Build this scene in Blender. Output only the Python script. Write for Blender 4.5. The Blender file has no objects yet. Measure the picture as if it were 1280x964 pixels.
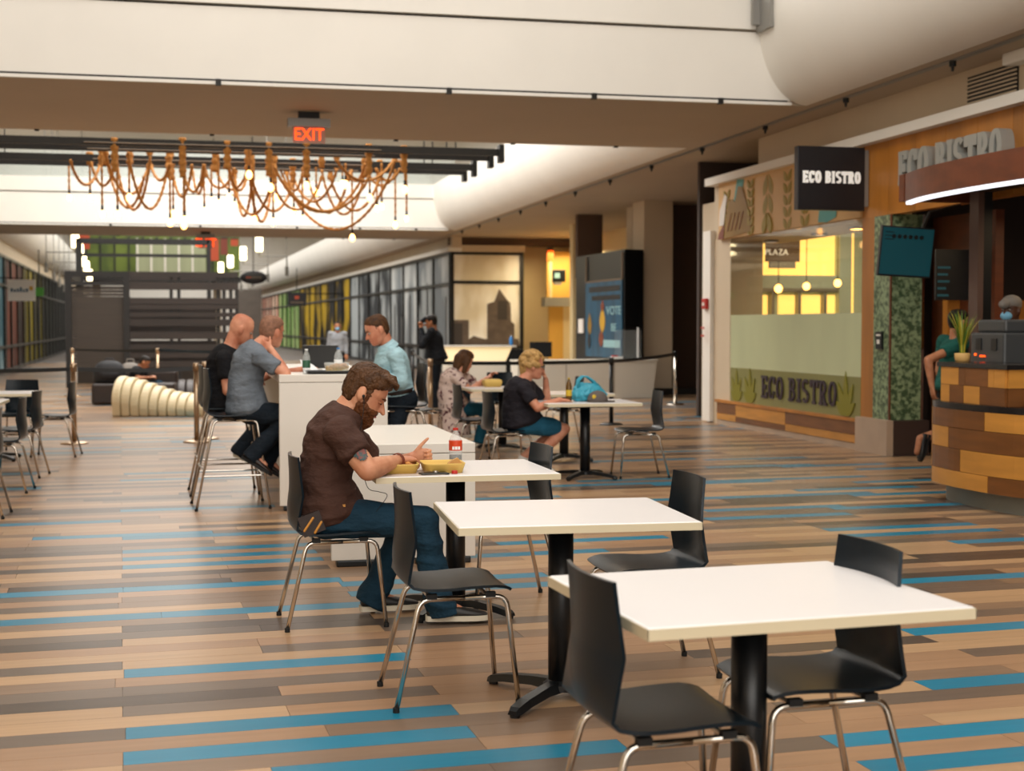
import bpy, bmesh, math, random
import numpy as np
from mathutils import Vector, Matrix, noise
random.seed(7)
PI = math.pi
scene = bpy.context.scene
col = scene.collection

# ------------------------------------------------------------------ camera
F = 1778.0; CAMH = 1.47
YAW = math.atan(405 / F); PITCH = math.atan(75 / F)
FW = Vector((math.sin(YAW) * math.cos(PITCH), math.cos(YAW) * math.cos(PITCH), -math.sin(PITCH)))
RT = Vector((math.cos(YAW), -math.sin(YAW), 0)); UP = RT.cross(FW)
CP = Vector((0, 0, CAMH))
cam = bpy.data.cameras.new('camera'); camo = bpy.data.objects.new('camera', cam); col.objects.link(camo)
camo.location = CP
camo.rotation_euler = (PI / 2 - PITCH, 0, -YAW)
cam.sensor_width = 36; cam.lens = 36 * F / 1280
cam.clip_end = 400
cam.dof.use_dof = True; cam.dof.focus_distance = 6.6; cam.dof.aperture_fstop = 3.2
scene.camera = camo

def ray(x, y): return FW + RT * ((x - 640) / F) + UP * ((482 - y) / F)
def G(x, y, z=0.0):                       # pixel -> point on the horizontal plane z
    d = ray(x, y); return CP + d * ((z - CAMH) / d.z)
def J(x, y, Y):                           # pixel -> point on the plane at depth Y
    d = ray(x, y); return CP + d * (Y / d.y)
def JX(x, y, X):                          # pixel -> point on the plane at X
    d = ray(x, y); return CP + d * (X / d.x)

# ------------------------------------------------------------------ world, light, exposure
scene.view_settings.view_transform = 'Standard'
scene.view_settings.look = 'None'
scene.view_settings.gamma = 1.0
scene.view_settings.use_curve_mapping = False
scene.view_settings.exposure = 0.0
w = bpy.data.worlds.new('world'); scene.world = w; w.use_nodes = True
w.node_tree.nodes['Background'].inputs[0].default_value = (1.0, 0.93, 0.82, 1)
w.node_tree.nodes['Background'].inputs[1].default_value = 0.5

def area(name, loc, sx, sy, power, colr=(1, .95, .88), rot=(0, 0, 0)):
    l = bpy.data.lights.new(name, 'AREA'); l.shape = 'RECTANGLE'; l.size = sx; l.size_y = sy
    l.energy = power; l.color = colr
    o = bpy.data.objects.new(name, l); col.objects.link(o); o.location = loc; o.rotation_euler = rot
    return o
SKY = (1.0, .97, .93)
area('skylight_near', (1.1, 2.0, 9.0), 9, 26, 1750, SKY)
area('skylight_middle', (1.1, 29.5, 9.0), 9, 17, 2900, SKY)
area('rear_fill', (1.1, -11.8, 4.6), 12, 6.5, 900, SKY, (PI / 2, 0, 0))  # added fill from behind to brighten upright faces; no windows seen there
area('skylight_far', (.2, 79, 9.0), 9, 66, 6500, SKY)

# ------------------------------------------------------------------ helpers
def lin(c):
    if isinstance(c, str):
        c = tuple(int(c[i:i + 2], 16) / 255 for i in (0, 2, 4))
    return tuple((v / 12.92 if v <= .04045 else ((v + .055) / 1.055) ** 2.4) for v in c)

MATS = {}
def mat(name, c, rough=.5, metal=0.0, emit=0.0, emitc=None, vary=0.0, scale=(8, 8, 8), c2=None, bump=0.0, bscale=None, spec=.5, alpha=1.0, trans=0.0, coat=0.0, ramp=(.35, .65), rnd=0.0, detail=4):
    m = bpy.data.materials.new(name); m.use_nodes = True; MATS[name] = m
    nt = m.node_tree; b = nt.nodes['Principled BSDF']
    L = lin(c) + (1,)
    b.inputs['Base Color'].default_value = L
    b.inputs['Roughness'].default_value = rough; b.inputs['Metallic'].default_value = metal
    b.inputs['Specular IOR Level'].default_value = spec
    b.inputs['Alpha'].default_value = alpha
    b.inputs['Transmission Weight'].default_value = trans
    b.inputs['Coat Weight'].default_value = coat
    if emit:
        b.inputs['Emission Color'].default_value = lin(emitc or c) + (1,)
        b.inputs['Emission Strength'].default_value = emit
    if c2 or bump or vary:
        tc = nt.nodes.new('ShaderNodeTexCoord'); mp = nt.nodes.new('ShaderNodeMapping')
        mp.inputs['Scale'].default_value = scale
        nt.links.new(tc.outputs['Object'], mp.inputs[0])
        if rnd:
            oi = nt.nodes.new('ShaderNodeObjectInfo'); mu = nt.nodes.new('ShaderNodeMath'); mu.operation = 'MULTIPLY'
            mu.inputs[1].default_value = 37.0; nt.links.new(oi.outputs['Random'], mu.inputs[0])
            cx = nt.nodes.new('ShaderNodeCombineXYZ')
            for k in range(3): nt.links.new(mu.outputs[0], cx.inputs[k])
            nt.links.new(cx.outputs[0], mp.inputs['Location'])
        nz = nt.nodes.new('ShaderNodeTexNoise'); nz.inputs['Scale'].default_value = 1; nz.inputs['Detail'].default_value = detail
        nt.links.new(mp.outputs[0], nz.inputs['Vector'])
        if c2 or vary:
            cr = nt.nodes.new('ShaderNodeValToRGB')
            cr.color_ramp.elements[0].position = ramp[0]; cr.color_ramp.elements[1].position = ramp[1]
            cc2 = lin(c2) if c2 else tuple(min(1, v * (1 - vary)) for v in L[:3])
            cr.color_ramp.elements[0].color = tuple(cc2) + (1,); cr.color_ramp.elements[1].color = L
            nt.links.new(nz.outputs['Fac'], cr.inputs[0])
            out = cr.outputs[0]
            if rnd:
                hs = nt.nodes.new('ShaderNodeHueSaturation')
                mr = nt.nodes.new('ShaderNodeMapRange'); mr.inputs[3].default_value = 1 - rnd; mr.inputs[4].default_value = 1 + rnd
                nt.links.new(oi.outputs['Random'], mr.inputs[0]); nt.links.new(mr.outputs[0], hs.inputs['Value'])
                nt.links.new(out, hs.inputs['Color']); out = hs.outputs[0]
            nt.links.new(out, b.inputs['Base Color'])
            if emit and not emitc: nt.links.new(out, b.inputs['Emission Color'])
        if bump:
            bp = nt.nodes.new('ShaderNodeBump'); bp.inputs['Strength'].default_value = bump; bp.inputs['Distance'].default_value = .02
            src = nz
            if bscale:
                mp2 = nt.nodes.new('ShaderNodeMapping'); mp2.inputs['Scale'].default_value = bscale
                nt.links.new(tc.outputs['Object'], mp2.inputs[0])
                src = nt.nodes.new('ShaderNodeTexNoise'); src.inputs['Scale'].default_value = 1; src.inputs['Detail'].default_value = 3
                nt.links.new(mp2.outputs[0], src.inputs['Vector'])
            nt.links.new(src.outputs['Fac'], bp.inputs['Height']); nt.links.new(bp.outputs[0], b.inputs['Normal'])
    return m

def link(o, parent=None):
    col.objects.link(o)
    if parent is not None: o.parent = parent
    return o

def tag(o, label=None, cat=None, group=None, kind=None):
    if label: o['label'] = label
    if cat: o['category'] = cat
    if group: o['group'] = group
    if kind: o['kind'] = kind
    return o

def thing(name, label, cat, loc=(0, 0, 0), rz=0.0, group=None):
    o = bpy.data.objects.new(name, None); col.objects.link(o)
    o.empty_display_size = .1
    o.location = loc; o.rotation_euler = (0, 0, rz)
    return tag(o, label, cat, group)

def copy_tree(o, parent=None):
    c = o.copy(); col.objects.link(c); c.parent = parent
    for ch in list(o.children): copy_tree(ch, c)
    return c

class MB:
    def __init__(s): s.v = []; s.f = []; s.m = []; s.cur = 0
    def add(s, vs, fs):
        n = len(s.v); s.v += [tuple(p) for p in vs]
        for f in fs: s.f.append([i + n for i in f]); s.m.append(s.cur)
        return s
    def box(s, x0, x1, y0, y1, z0, z1, M=None):
        vs = [Vector(p) for p in ((x0, y0, z0), (x1, y0, z0), (x1, y1, z0), (x0, y1, z0), (x0, y0, z1), (x1, y0, z1), (x1, y1, z1), (x0, y1, z1))]
        if M is not None: vs = [M @ p for p in vs]
        return s.add(vs, [(0, 3, 2, 1), (4, 5, 6, 7), (0, 1, 5, 4), (1, 2, 6, 5), (2, 3, 7, 6), (3, 0, 4, 7)])
    def quad(s, a, b, c, d): return s.add([a, b, c, d], [(0, 1, 2, 3)])
    def rings(s, rs, cap=True, closed=False):
        n = len(rs[0]); vs = [p for r in rs for p in r]; fs = []
        k = len(rs)
        for i in range(k if closed else k - 1):
            a = i * n; b = ((i + 1) % k) * n
            for j in range(n):
                j2 = (j + 1) % n
                fs.append((a + j, a + j2, b + j2, b + j))
        if cap and not closed:
            fs.append(tuple(range(n - 1, -1, -1))); fs.append(tuple(range((k - 1) * n, k * n)))
        return s.add(vs, fs)
    def tube(s, pts, r, n=8, cap=True, closed=False):
        pts = [Vector(p) for p in pts]; k = len(pts)
        rr = r if isinstance(r, (list, tuple)) else [r] * k
        rs = []; prev = None
        for i, p in enumerate(pts):
            if closed: t = pts[(i + 1) % k] - pts[i - 1]
            elif i == 0: t = pts[1] - p
            elif i == k - 1: t = p - pts[i - 1]
            else: t = (pts[i + 1] - p).normalized() + (p - pts[i - 1]).normalized()
            if t.length < 1e-9: t = Vector((0, 0, 1))
            t.normalize()
            if prev is None:
                a = Vector((0, 0, 1)) if abs(t.z) < .9 else Vector((1, 0, 0))
                u = t.cross(a).normalized()
            else:
                u = prev - t * prev.dot(t)
                if u.length < 1e-6: u = t.cross(Vector((0.3, .5, 1)))
                u.normalize()
            prev = u; v = t.cross(u)
            rs.append([p + (u * math.cos(q) + v * math.sin(q)) * rr[i] for q in (2 * PI * j / n for j in range(n))])
        return s.rings(rs, cap, closed)
    def lathe(s, prof, c=(0, 0, 0), n=24):
        c = Vector(c)
        rs = [[c + Vector((max(r, 1e-4) * math.cos(q), max(r, 1e-4) * math.sin(q), z)) for q in (2 * PI * j / n for j in range(n))] for r, z in prof]
        return s.rings(rs)
    def ell(s, c, rx, ry, rz, M=None, nu=16, nv=10):
        c = Vector(c); rs = []
        for i in range(nv + 1):
            a = -PI / 2 + PI * i / nv
            cr = max(math.cos(a), .02); 
            ring = []
            for j in range(nu):
                q = 2 * PI * j / nu
                p = Vector((rx * cr * math.cos(q), ry * cr * math.sin(q), rz * math.sin(a)))
                if M is not None: p = M @ p
                ring.append(c + p)
            rs.append(ring)
        return s.rings(rs)
    def cone(s, p0, p1, r0, r1, n=14):    # tapered capsule
        p0 = Vector(p0); p1 = Vector(p1); d = p1 - p0; L = d.length
        if L < 1e-6: return s.ell(p0, r0, r0, r0)
        t = d / L; pts = []; rad = []
        for k in range(4):
            a = -PI / 2 + (PI / 2) * (k + .25) / 4.25
            pts.append(p0 + t * (r0 * math.sin(a))); rad.append(max(r0 * math.cos(a), 1e-3))
        pts += [p0, p1]; rad += [r0, r1]
        for k in range(1, 5):
            a = (PI / 2) * (k - .25) / 4
            pts.append(p1 + t * (r1 * math.sin(a))); rad.append(max(r1 * math.cos(a), 1e-3))
        return s.tube(pts, rad, n)
    def prism(s, poly, d, M=None):         # polygon in XY, extruded 0..d in Z
        n = len(poly)
        vs = [Vector((x, y, 0)) for x, y in poly] + [Vector((x, y, d)) for x, y in poly]
        if M is not None: vs = [M @ p for p in vs]
        fs = [tuple(range(n - 1, -1, -1)), tuple(range(n, 2 * n))] + [(i, (i + 1) % n, n + (i + 1) % n, n + i) for i in range(n)]
        return s.add(vs, fs)
    def mesh(s, name, mats, smooth=False):
        me = bpy.data.meshes.new(name); me.from_pydata([tuple(p) for p in s.v], [], s.f)
        for m in (mats if isinstance(mats, (list, tuple)) else [mats]): me.materials.append(MATS[m] if isinstance(m, str) else m)
        if any(s.m): me.polygons.foreach_set('material_index', s.m)
        if smooth: me.polygons.foreach_set('use_smooth', [True] * len(me.polygons))
        me.update(); return me
    def build(s, name, mats, parent=None, smooth=False, bevel=0.0, seg=2):
        o = bpy.data.objects.new(name, s.mesh(name, mats, smooth)); link(o, parent)
        if bevel:
            b = o.modifiers.new('bevel', 'BEVEL'); b.width = bevel; b.segments = seg; b.limit_method = 'ANGLE'
        return o

def box(name, x0, x1, y0, y1, z0, z1, m, parent=None, bevel=0.0):
    return MB().box(x0, x1, y0, y1, z0, z1).build(name, m, parent, bevel=bevel)
def struct(o): o['kind'] = 'structure'; return o
def frame(o, x, y, z):     # matrix from origin and three axes
    return Matrix(((x[0], y[0], z[0], o[0]), (x[1], y[1], z[1], o[1]), (x[2], y[2], z[2], o[2]), (0, 0, 0, 1)))

# slab-serif lettering, built from strokes
def arc(cx, cy, rx, ry, a0, a1, n=14):
    return [(cx + rx * math.cos(math.radians(a0 + (a1 - a0) * i / n)), cy + ry * math.sin(math.radians(a0 + (a1 - a0) * i / n))) for i in range(n + 1)]
GLY = {
 'E': (.56, [[(.14, 0), (.14, 1)], [(0, .05), (.5, .05)], [(0, .95), (.5, .95)], [(.14, .5), (.36, .5)], [(.46, 0), (.46, .28)], [(.46, .74), (.46, 1)], [(.36, .38), (.36, .62)]]),
 'C': (.56, [arc(.28, .5, .2, .45, 50, 310, 22), [(.46, .66), (.46, .98)], [(.44, .2), (.44, .34)]]),
 'O': (.58, [arc(.29, .5, .2, .45, 0, 360, 26)]),
 'B': (.58, [[(.14, 0), (.14, 1)], [(0, .05), (.26, .05)], [(0, .95), (.26, .95)], [(.14, .52), (.26, .52)], arc(.26, .735, .19, .215, -90, 90, 10), arc(.26, .285, .21, .235, -90, 90, 10)]),
 'I': (.34, [[(.17, 0), (.17, 1)], [(0, .05), (.34, .05)], [(0, .95), (.34, .95)]]),
 'S': (.54, [arc(.27, .73, .18, .22, 30, 240, 14) + arc(.27, .27, .18, .22, 60, -150, 14)]),
 'T': (.56, [[(.28, 0), (.28, 1)], [(.14, .05), (.42, .05)], [(0, .95), (.56, .95)], [(.05, .7), (.05, 1)], [(.51, .7), (.51, 1)]]),
 'R': (.6, [[(.14, 0), (.14, 1)], [(0, .05), (.28, .05)], [(0, .95), (.26, .95)], arc(.26, .72, .19, .23, -90, 90, 10), [(.14, .48), (.26, .48)], [(.3, .48), (.46, .04), (.6, .04)]]),
 ' ': (.26, []),
}
def glyph(mb, ch, x0, hgt, depth, M, thick=.2, thin=.11, sx=1.0):
    wd, strokes = GLY[ch]
    for st in strokes:
        k = len(st); P = [Vector((a * sx, b)) for a, b in st]
        lft = []; rgt = []
        for i in range(k):
            t = (P[min(i + 1, k - 1)] - P[max(i - 1, 0)])
            if k > 20 and (P[0] - P[-1]).length < 1e-6 and i in (0, k - 1): t = P[1] - P[-2]
            t.normalize(); wv = thin + (thick - thin) * abs(t.y) ** 1.5
            nrm = Vector((-t.y, t.x)) * (wv / 2)
            lft.append(P[i] + nrm); rgt.append(P[i] - nrm)
        for i in range(k - 1):
            dz = .0004 * (len(mb.f) % 97) / 6
            q = [rgt[i], rgt[i + 1], lft[i + 1], lft[i]]
            mb.prism([((x0 + p.x) * hgt, p.y * hgt) for p in q], depth + dz, M)
    return wd * sx
def lettering(text, hgt, depth, M, name, m, parent, gap=.09, sx=1.0, thick=.2, thin=.11):
    wtot = sum(GLY[c][0] * sx + gap for c in text) - gap
    x = -wtot / 2
    for ch in text:
        if ch != ' ':
            mb = MB(); glyph(mb, ch, x, hgt, depth, M, thick, thin, sx); mb.build(name, m, parent)
        x += GLY[ch][0] * sx + gap
    return wtot * hgt
def text_mesh(body, size, M, name, m, parent, depth=.004, align='CENTER', sx=1.0):
    cu = bpy.data.curves.new(name, 'FONT'); cu.body = body; cu.size = size; cu.extrude = depth; cu.align_x = align; cu.align_y = 'CENTER'
    to = bpy.data.objects.new(name, cu); col.objects.link(to)
    dg = bpy.context.evaluated_depsgraph_get()
    me = bpy.data.meshes.new_from_object(to.evaluated_get(dg)); bpy.data.objects.remove(to)
    me.transform(M @ Matrix.Diagonal((sx, 1, 1, 1))); me.materials.clear(); me.materials.append(MATS[m])
    o = bpy.data.objects.new(name, me); return link(o, parent)

# ------------------------------------------------------------------ materials
mat('white_paint', 'ece8df', .55, vary=.04, scale=(1, 1, 1))
mat('dim_white_paint', 'b9a78f', .7, vary=.05, scale=(.7, .7, .7))  # white paint in dim light: the shade is put into this brown
mat('dark_joint', '171310', .6)
mat('beige_wall', 'cdbba0', .6, vary=.06, scale=(1, 1, 1))
mat('cream_wall', 'e6cf9c', .6, vary=.06, scale=(1, 1, 1))
mat('grey_metal', '8f8d88', .4, .4)
mat('black_metal', '14120f', .45, .3)
mat('black_satin', '0d1013', .35)
mat('chrome', 'cfc8be', .16, 1.0)
mat('brass', 'bfa68a', .3, 1.0)
mat('chair_shell', '0d1b24', .3, spec=.25, vary=.2, scale=(3, 3, 3))
mat('chair_blue', '1c3440', .38, coat=.2)
mat('rubber', '0a0a0a', .7)
mat('table_top', 'e6e2e0', .3, vary=.02, scale=(2, 2, 2))
mat('table_edge', 'd9cdae', .5)
mat('white_laminate', 'e6e0d6', .35, vary=.03, scale=(2, 2, 2))
mat('bulb', 'ffe0b0', emit=7, emitc='ffb866')
mat('rope', 'b97c38', .9, vary=.35, scale=(30, 30, 30), bump=.4)
WOODS = dict(plank_tan='b3906c', plank_sand='a17d5e', plank_taupe='846a54', plank_grey='6a5a4d', plank_dark='4e4138', plank_blue='0d7896')
for k, c in WOODS.items():
    mat(k, c, .3, vary=.16 if k != 'plank_blue' else .1, scale=(1.6, 26, 5), rnd=.08, ramp=(.3, .7), spec=.45, detail=6)
mat('floor_base', '4a4038', .6)
# ------------------------------------------------------------------ floor
PA = math.atan(489 / F) - YAW                   # the planks run a little askew of the walls
PU = Vector((math.cos(PA), math.sin(PA), 0)); PV = Vector((-math.sin(PA), math.cos(PA), 0))
PLW, PLL = .1524, 1.219
floor = MB().box(-9, 16, -12, 116, -.2, -.008).build('floor', 'floor_base'); struct(floor)
BLUE = '''157,917,690,881 0,955,592,917 340,964,621,946 155,841,500,822 0,780,500,756 0,745,154,738 152,735,283,731
153,672,260,667 260,667,360,664 153,690,380,682 153,700,390,692 153,710,395,701 40,675,152,671 0,658,152,653 0,685,35,683 0,722,20,721
150,640,230,637 300,637,345,634 150,600,200,599 155,593,230,591 425,730,455,728 436,742,450,741 617,721,678,718 628,732,673,731 628,768,684,766
609,682,684,679 594,678,721,676 718,676,819,672 594,693,743,689 594,620,772,621 631,610,731,608 721,602,842,598 815,606,940,601 760,626,884,625
878,638,925,637 835,649,940,646 877,648,1045,642 1015,662,1210,656 1040,670,1242,664 1190,678,1280,675 1125,710,1178,708 1122,729,1280,723
1122,786,1280,780 1140,851,1280,844 1018,917,1280,905 1090,964,1280,956 882,867,910,865 880,575,920,574 880,584,953,582 977,584,1111,581
1071,587,1163,585 880,603,964,600 966,599,1027,597 939,615,1092,609 956,619,1117,614 1071,604,1163,601 1139,618,1170,617 1019,636,1189,629
880,637,925,636 692,578,840,576 770,567,840,563 0,593,50,592 0,612,60,611'''
rows = {}
for seg in BLUE.split():
    x0, y0, x1, y1 = map(float, seg.split(','))
    a = G(x0, y0); b = G(x1, y1)
    r = math.floor(((a.dot(PV) + b.dot(PV)) / 2) / PLW)
    rows.setdefault(r, []).append((a.dot(PU), b.dot(PU), x0 > 6))
rnd = random.Random(11)
U0 = G(153, 841).dot(PU)
planks = []
names = ['plank_tan', 'plank_sand', 'plank_taupe', 'plank_grey', 'plank_dark']
for r in range(-14, 720):
    v = r * PLW; segs = rows.get(r, [])
    off = U0 + rnd.choice((0, 0, PLL / 2, PLL / 2, PLL / 3))
    if segs: off = segs[0][0] if segs[0][2] else segs[0][1]
    far = v > 26
    if v > 60: break
    for k in range(-9, 16):
        u = (off % PLL) + k * PLL
        cx = u + PLL / 2
        p = PU * cx + PV * (v + PLW / 2)
        if not (-5.6 < p.x < 15.4 and -4 < p.y < 60): continue
        mt = rnd.choices(names, (30, 28, 22, 13, 7))[0]
        blue = any(a - .3 < cx < b + .3 and min(cx + PLL / 2, b) - max(cx - PLL / 2, a) > .42 * min(PLL, b - a) for a, b, _ in segs)
        if blue: mt = 'plank_blue'
        elif v > 17 or v < 3.2:
            if rnd.random() < .1: mt = 'plank_blue'
        planks.append((p, mt))
def vis(p):
    d = p - CP; wz = d.dot(FW)
    if wz < 1.5: return None
    x = 640 + F * d.dot(RT) / wz; y = 482 - F * d.dot(UP) / wz
    return (x, y) if -60 < x < 1340 and 400 < y < 990 else None
planks.sort(key=lambda t: (t[0] - CP).length if vis(t[0]) else 1e3 + (t[0] - CP).length)
GP = .0009
pm = {}
for k in WOODS:
    mb = MB(); mb.box(-PLL / 2 + GP, PLL / 2 - GP, -PLW / 2 + GP, PLW / 2 - GP, -.008, 0); pm[k] = mb.mesh('plank', k)
rest = MB(); keys = list(WOODS)
RP = Matrix.Rotation(PA, 4, 'Z')
for i, (p, mt) in enumerate(planks):
    if i < 300:
        o = bpy.data.objects.new('plank', pm[mt]); link(o, floor); o.location = p; o.rotation_euler = (0, 0, PA)
    else:
        rest.cur = keys.index(mt)
        M = Matrix.Translation(p) @ RP
        rest.add([M @ Vector(q) for q in ((-PLL / 2 + GP, -PLW / 2 + GP, 0), (PLL / 2 - GP, -PLW / 2 + GP, 0), (PLL / 2 - GP, PLW / 2 - GP, 0), (-PLL / 2 + GP, PLW / 2 - GP, 0))], [(0, 1, 2, 3)])
ro = rest.build('plank', keys, floor); ro['kind'] = 'stuff'

# ------------------------------------------------------------------ shell of the mall
CZ = 4.1; NX = 7.25; NXL = -5.45
YB = 43.2
def bend(x, y): return x - .028 * max(0.0, y - YB)         # beyond the far bridge the mall bends a little to the left
def bentbox(name, x0, x1, y0, y1, z0, z1, m, parent=None):
    mb = MB(); mb.box(x0, x1, y0, y1, z0, z1); mb.v = [(bend(a, b), b, c) for a, b, c in mb.v]
    return mb.build(name, m, parent)
struct(box('ceiling', NX, 16, -12, YB, CZ, CZ + .25, 'dim_white_paint')); struct(bentbox('ceiling', NX, 16, YB, 116, CZ, CZ + .25, 'dim_white_paint'))
struct(box('ceiling', -9, NXL, -12, YB, CZ, CZ + .25, 'dim_white_paint')); struct(bentbox('ceiling', -9, NXL, YB, 116, CZ, CZ + .25, 'dim_white_paint'))
VOIDS = [(-12, 15.95), (20.15, 38.9), (43.2, 116)]
def nose(xs, sgn, y0, y1):
    prof = [(xs - sgn * .62 * math.sin(q), 5.1 - 1.0 * math.cos(q)) for q in (PI / 2 * i / 14 for i in range(15))] + [(xs - sgn * .62, 5.35), (xs, 5.35)]
    mb = MB(); n = len(prof)
    vs = [(bend(x, y0), y0, z) for x, z in prof] + [(bend(x, y1), y1, z) for x, z in prof]
    fs = [(i, i + 1, n + i + 1, n + i) for i in range(n - 1)]
    if sgn < 0: fs = [f[::-1] for f in fs]
    mb.add(vs, fs)
    o = mb.build('balcony_edge', 'white_paint', smooth=True)
    e = o.modifiers.new('e', 'EDGE_SPLIT'); e.split_angle = math.radians(40)
    return struct(o)
for y0, y1 in VOIDS:
    nose(NX, 1, y0, y1); nose(NXL, -1, y0, y1)
# crossing bridges
def bridge(y0, y1, label):
    b = bpy.data.objects.new('footbridge', None); col.objects.link(b); struct(b); b['label'] = label
    b.location = (0, y0, CZ)
    d = y1 - y0
    MB().box(NXL, NX, .03, d - .03, 0.0, .12).build('soffit', 'dim_white_paint', b)
    for s, ya in ((0, 0), (1, d - .06)):
        MB().box(NXL, NX - .02, ya, ya + .06, .05, .84).build('fascia', 'white_paint', b)
        MB().box(NXL, NX - .02, ya - .03 + s * .03, ya + .06 + s * .03, .87, 1.25).build('upper_fascia', 'white_paint', b)
        MB().box(NXL, NX - .25, ya - .012 + s * .062, ya + .012 + s * .062, .03, .052).build('shadow_line', 'dark_joint', b)
        MB().box(NXL, NX - .2, ya - .02 + s * .05, ya + .03 + s * .05, -.005, .03).build('bead', 'white_paint', b)
        for x in (-1.95, .35, 2.9, 4.6, 6.15):
            MB().box(x - .03, x + .03, ya - .045 + s * .07, ya + .02 + s * .07, -.02, .05).build('bracket', 'black_metal', b)
    MB().box(NXL, NX, 0, d, 1.0, 1.2).build('deck', 'white_paint', b)
    for s, ya in ((0, .05), (1, d - .07)):
        MB().box(NXL, NX, ya, ya + .02, 1.25, 2.2).build('railing_glass', 'rail_glass', b)
        MB().tube([(NXL, ya + .01, 2.22), (NX, ya + .01, 2.22)], .03, 10).build('handrail', 'grey_metal', b)
    return b
g = mat('rail_glass', 'dfe8e4', .05, alpha=.25)
bridge(15.95, 20.15, 'white footbridge crossing overhead in front of the rope chandelier')
bridge(38.9, 43.2, 'far white footbridge crossing behind the rope chandelier')
# upper storey and roof
struct(box('wall_upper_right', 11, 11.2, -12, 116, 4.35, 9.4, 'white_paint'))
struct(box('wall_upper_left', -9.2, -9, -12, 116, 4.35, 9.4, 'white_paint'))
struct(MB().box(-9.2, 11.2, -12, 116, 9.4, 9.6).build('ceiling', 'white_paint'))
struct(box('wall_back', -9.2, 16, -12.2, -12, 0, 9.6, 'beige_wall'))
struct(box('wall_front', -12, 16, 116, 116.2, 0, 9.6, 'white_paint'))
struct(box('wall_near_left', -5.7, -5.5, -12, 30, 0, CZ, 'beige_wall'))
struct(box('wall_outer_right', 16, 16.2, -12, 116, 0, CZ, 'beige_wall'))
# ceiling slot with small spotlights on the right
sl = box('ceiling_slot', 7.38, 7.46, -4, 41, CZ - .012, CZ + .001, 'grey_metal')
tag(sl, 'long grey slot running along the ceiling beside the right balcony edge', 'slot')
y = 8.2; k = 0
while y < 40.5:
    s_ = thing('spotlight', 'tiny black spotlight in the long grey ceiling slot', 'spotlight', (7.42, y, CZ - .012), 0, 'small spotlights in the ceiling slot')
    MB().lathe([(.035, 0), (.035, -.05), (.02, -.055)]).build('housing', 'black_metal', s_)
    MB().lathe([(.018, -.056), (.012, -.10)]).build('stem', 'black_metal', s_)
    y += 2.35; k += 1
# grey metal bracket plate at the end of the first bridge
bp = thing('corner_bracket', 'grey metal plate where the near footbridge meets the curved balcony edge', 'bracket', (6.6, 15.7, 4.9))
MB().box(-.02, .03, -.2, .2, .02, .8).build('plate', 'grey_metal', bp)
MB().box(-.1, -.02, .1, .16, .1, .8).build('flange', 'grey_metal', bp)
# ------------------------------------------------------------------ bistro shop on the right
mat('amber_wood', 'bd7a2c', .45, vary=.3, scale=(3, 3, .6), rnd=.1)
mat('brown_wood', '6b3416', .45, vary=.3, scale=(1, 4, 10), rnd=.1)
mat('honey_board', 'c98b3a', .45, vary=.18, scale=(2, 2, 14), rnd=.06)
mat('walnut_board', '7a4a1e', .45, vary=.25, scale=(2, 2, 14), rnd=.08)
mat('mural_ground', 'd9b077', .6, vary=.06, scale=(3, 3, 3))
mat('olive_print', '9a8423', .6)
mat('brown_print', '8d6a1e', .6)
mat('teal_print', '58a09c', .6)
mat('white_print', 'e8e2da', .6)
mat('rust_print', '7a3a22', .6)
mat('frosted', 'c6cca2', .35, vary=.12, scale=(.5, 1.3, .4), alpha=.93, emit=.05)
mat('frosted_green', '8b8950', .35, vary=.1, scale=(1, 1, 1), alpha=.96)
mat('leaf_print', '7f7a08', .5)
mat('letter_plum', '2a1426', .45)
mat('letter_silver', 'a9aba6', .4, .2)
mat('letter_white', 'f0ece4', .5, emit=.35)
mat('sign_black', '131116', .4)
mat('green_tile', '8fa37c', .35, c2='41573b', scale=(22, 22, 22), ramp=(.4, .6))
mat('stone_base', 'b39c86', .6, vary=.1, scale=(3, 3, 3))
mat('dark_stone', '3a2a24', .5)
mat('led', 'ffffff', emit=1.6, emitc='f4f8ff')
mat('dark_interior', '2a1a10', .6, vary=.3, scale=(2, 2, 1))
mat('screen_teal', '0e2b30', .2, emit=.35, emitc='154b52')
mat('screen_mark', '0c1517', .3)
mat('lit_yellow', 'ffd985', .7, emit=1.5, emitc='ffc965')
mat('pale_frame', 'aebdb8', .5)
mat('lamp_glow', 'ffb050', emit=10, emitc='ffae55')
mat('toe_grey', '84857c', .5)
mat('black_stone', '1b1a1c', .25, vary=.4, scale=(20, 20, 20))
mat('machine_grey', '3d3f40', .4)
mat('red_plastic', 'b51e14', .4)
MW = frame((0, 0, 0), (0, -1, 0), (0, 0, 1), (-1, 0, 0))          # on a wall that faces -X
def wall_m(x, y, z): return Matrix.Translation((x, y, z)) @ MW
MF = frame((0, 0, 0), (1, 0, 0), (0, 0, 1), (0, -1, 0))           # on a face that looks at the camera side
def face_m(x, y, z): return Matrix.Translation((x, y, z)) @ MF
SX = 7.75
# bulkhead and cornice above the shopfronts
bk = struct(box('wall_bulkhead', SX + .12, SX + .4, 6, 18.9, 3.66, CZ, 'beige_wall'))
struct(box('trim_1', SX - .14, SX + .14, 6, 20.35, 3.56, 3.67, 'white_paint'))
struct(box('wall_shop_back', 12, 12.2, 6, 24, 0, CZ, 'dark_interior'))
struct(box('wall_shop_side', SX + .45, 12, 15.0, 15.12, 0, CZ, 'dark_interior'))
vg = thing('vent_grille', 'dark vent grille in the bulkhead above the bistro sign', 'vent', (SX + .1, 12.9, 3.72))
MB().box(0, .02, -.45, .45, 0, .3).build('backing', 'dark_joint', vg)
for i in range(7): MB().box(-.015, 0, -.45, .45, .02 + i * .04, .035 + i * .04).build('slat', 'beige_wall', vg)
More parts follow.
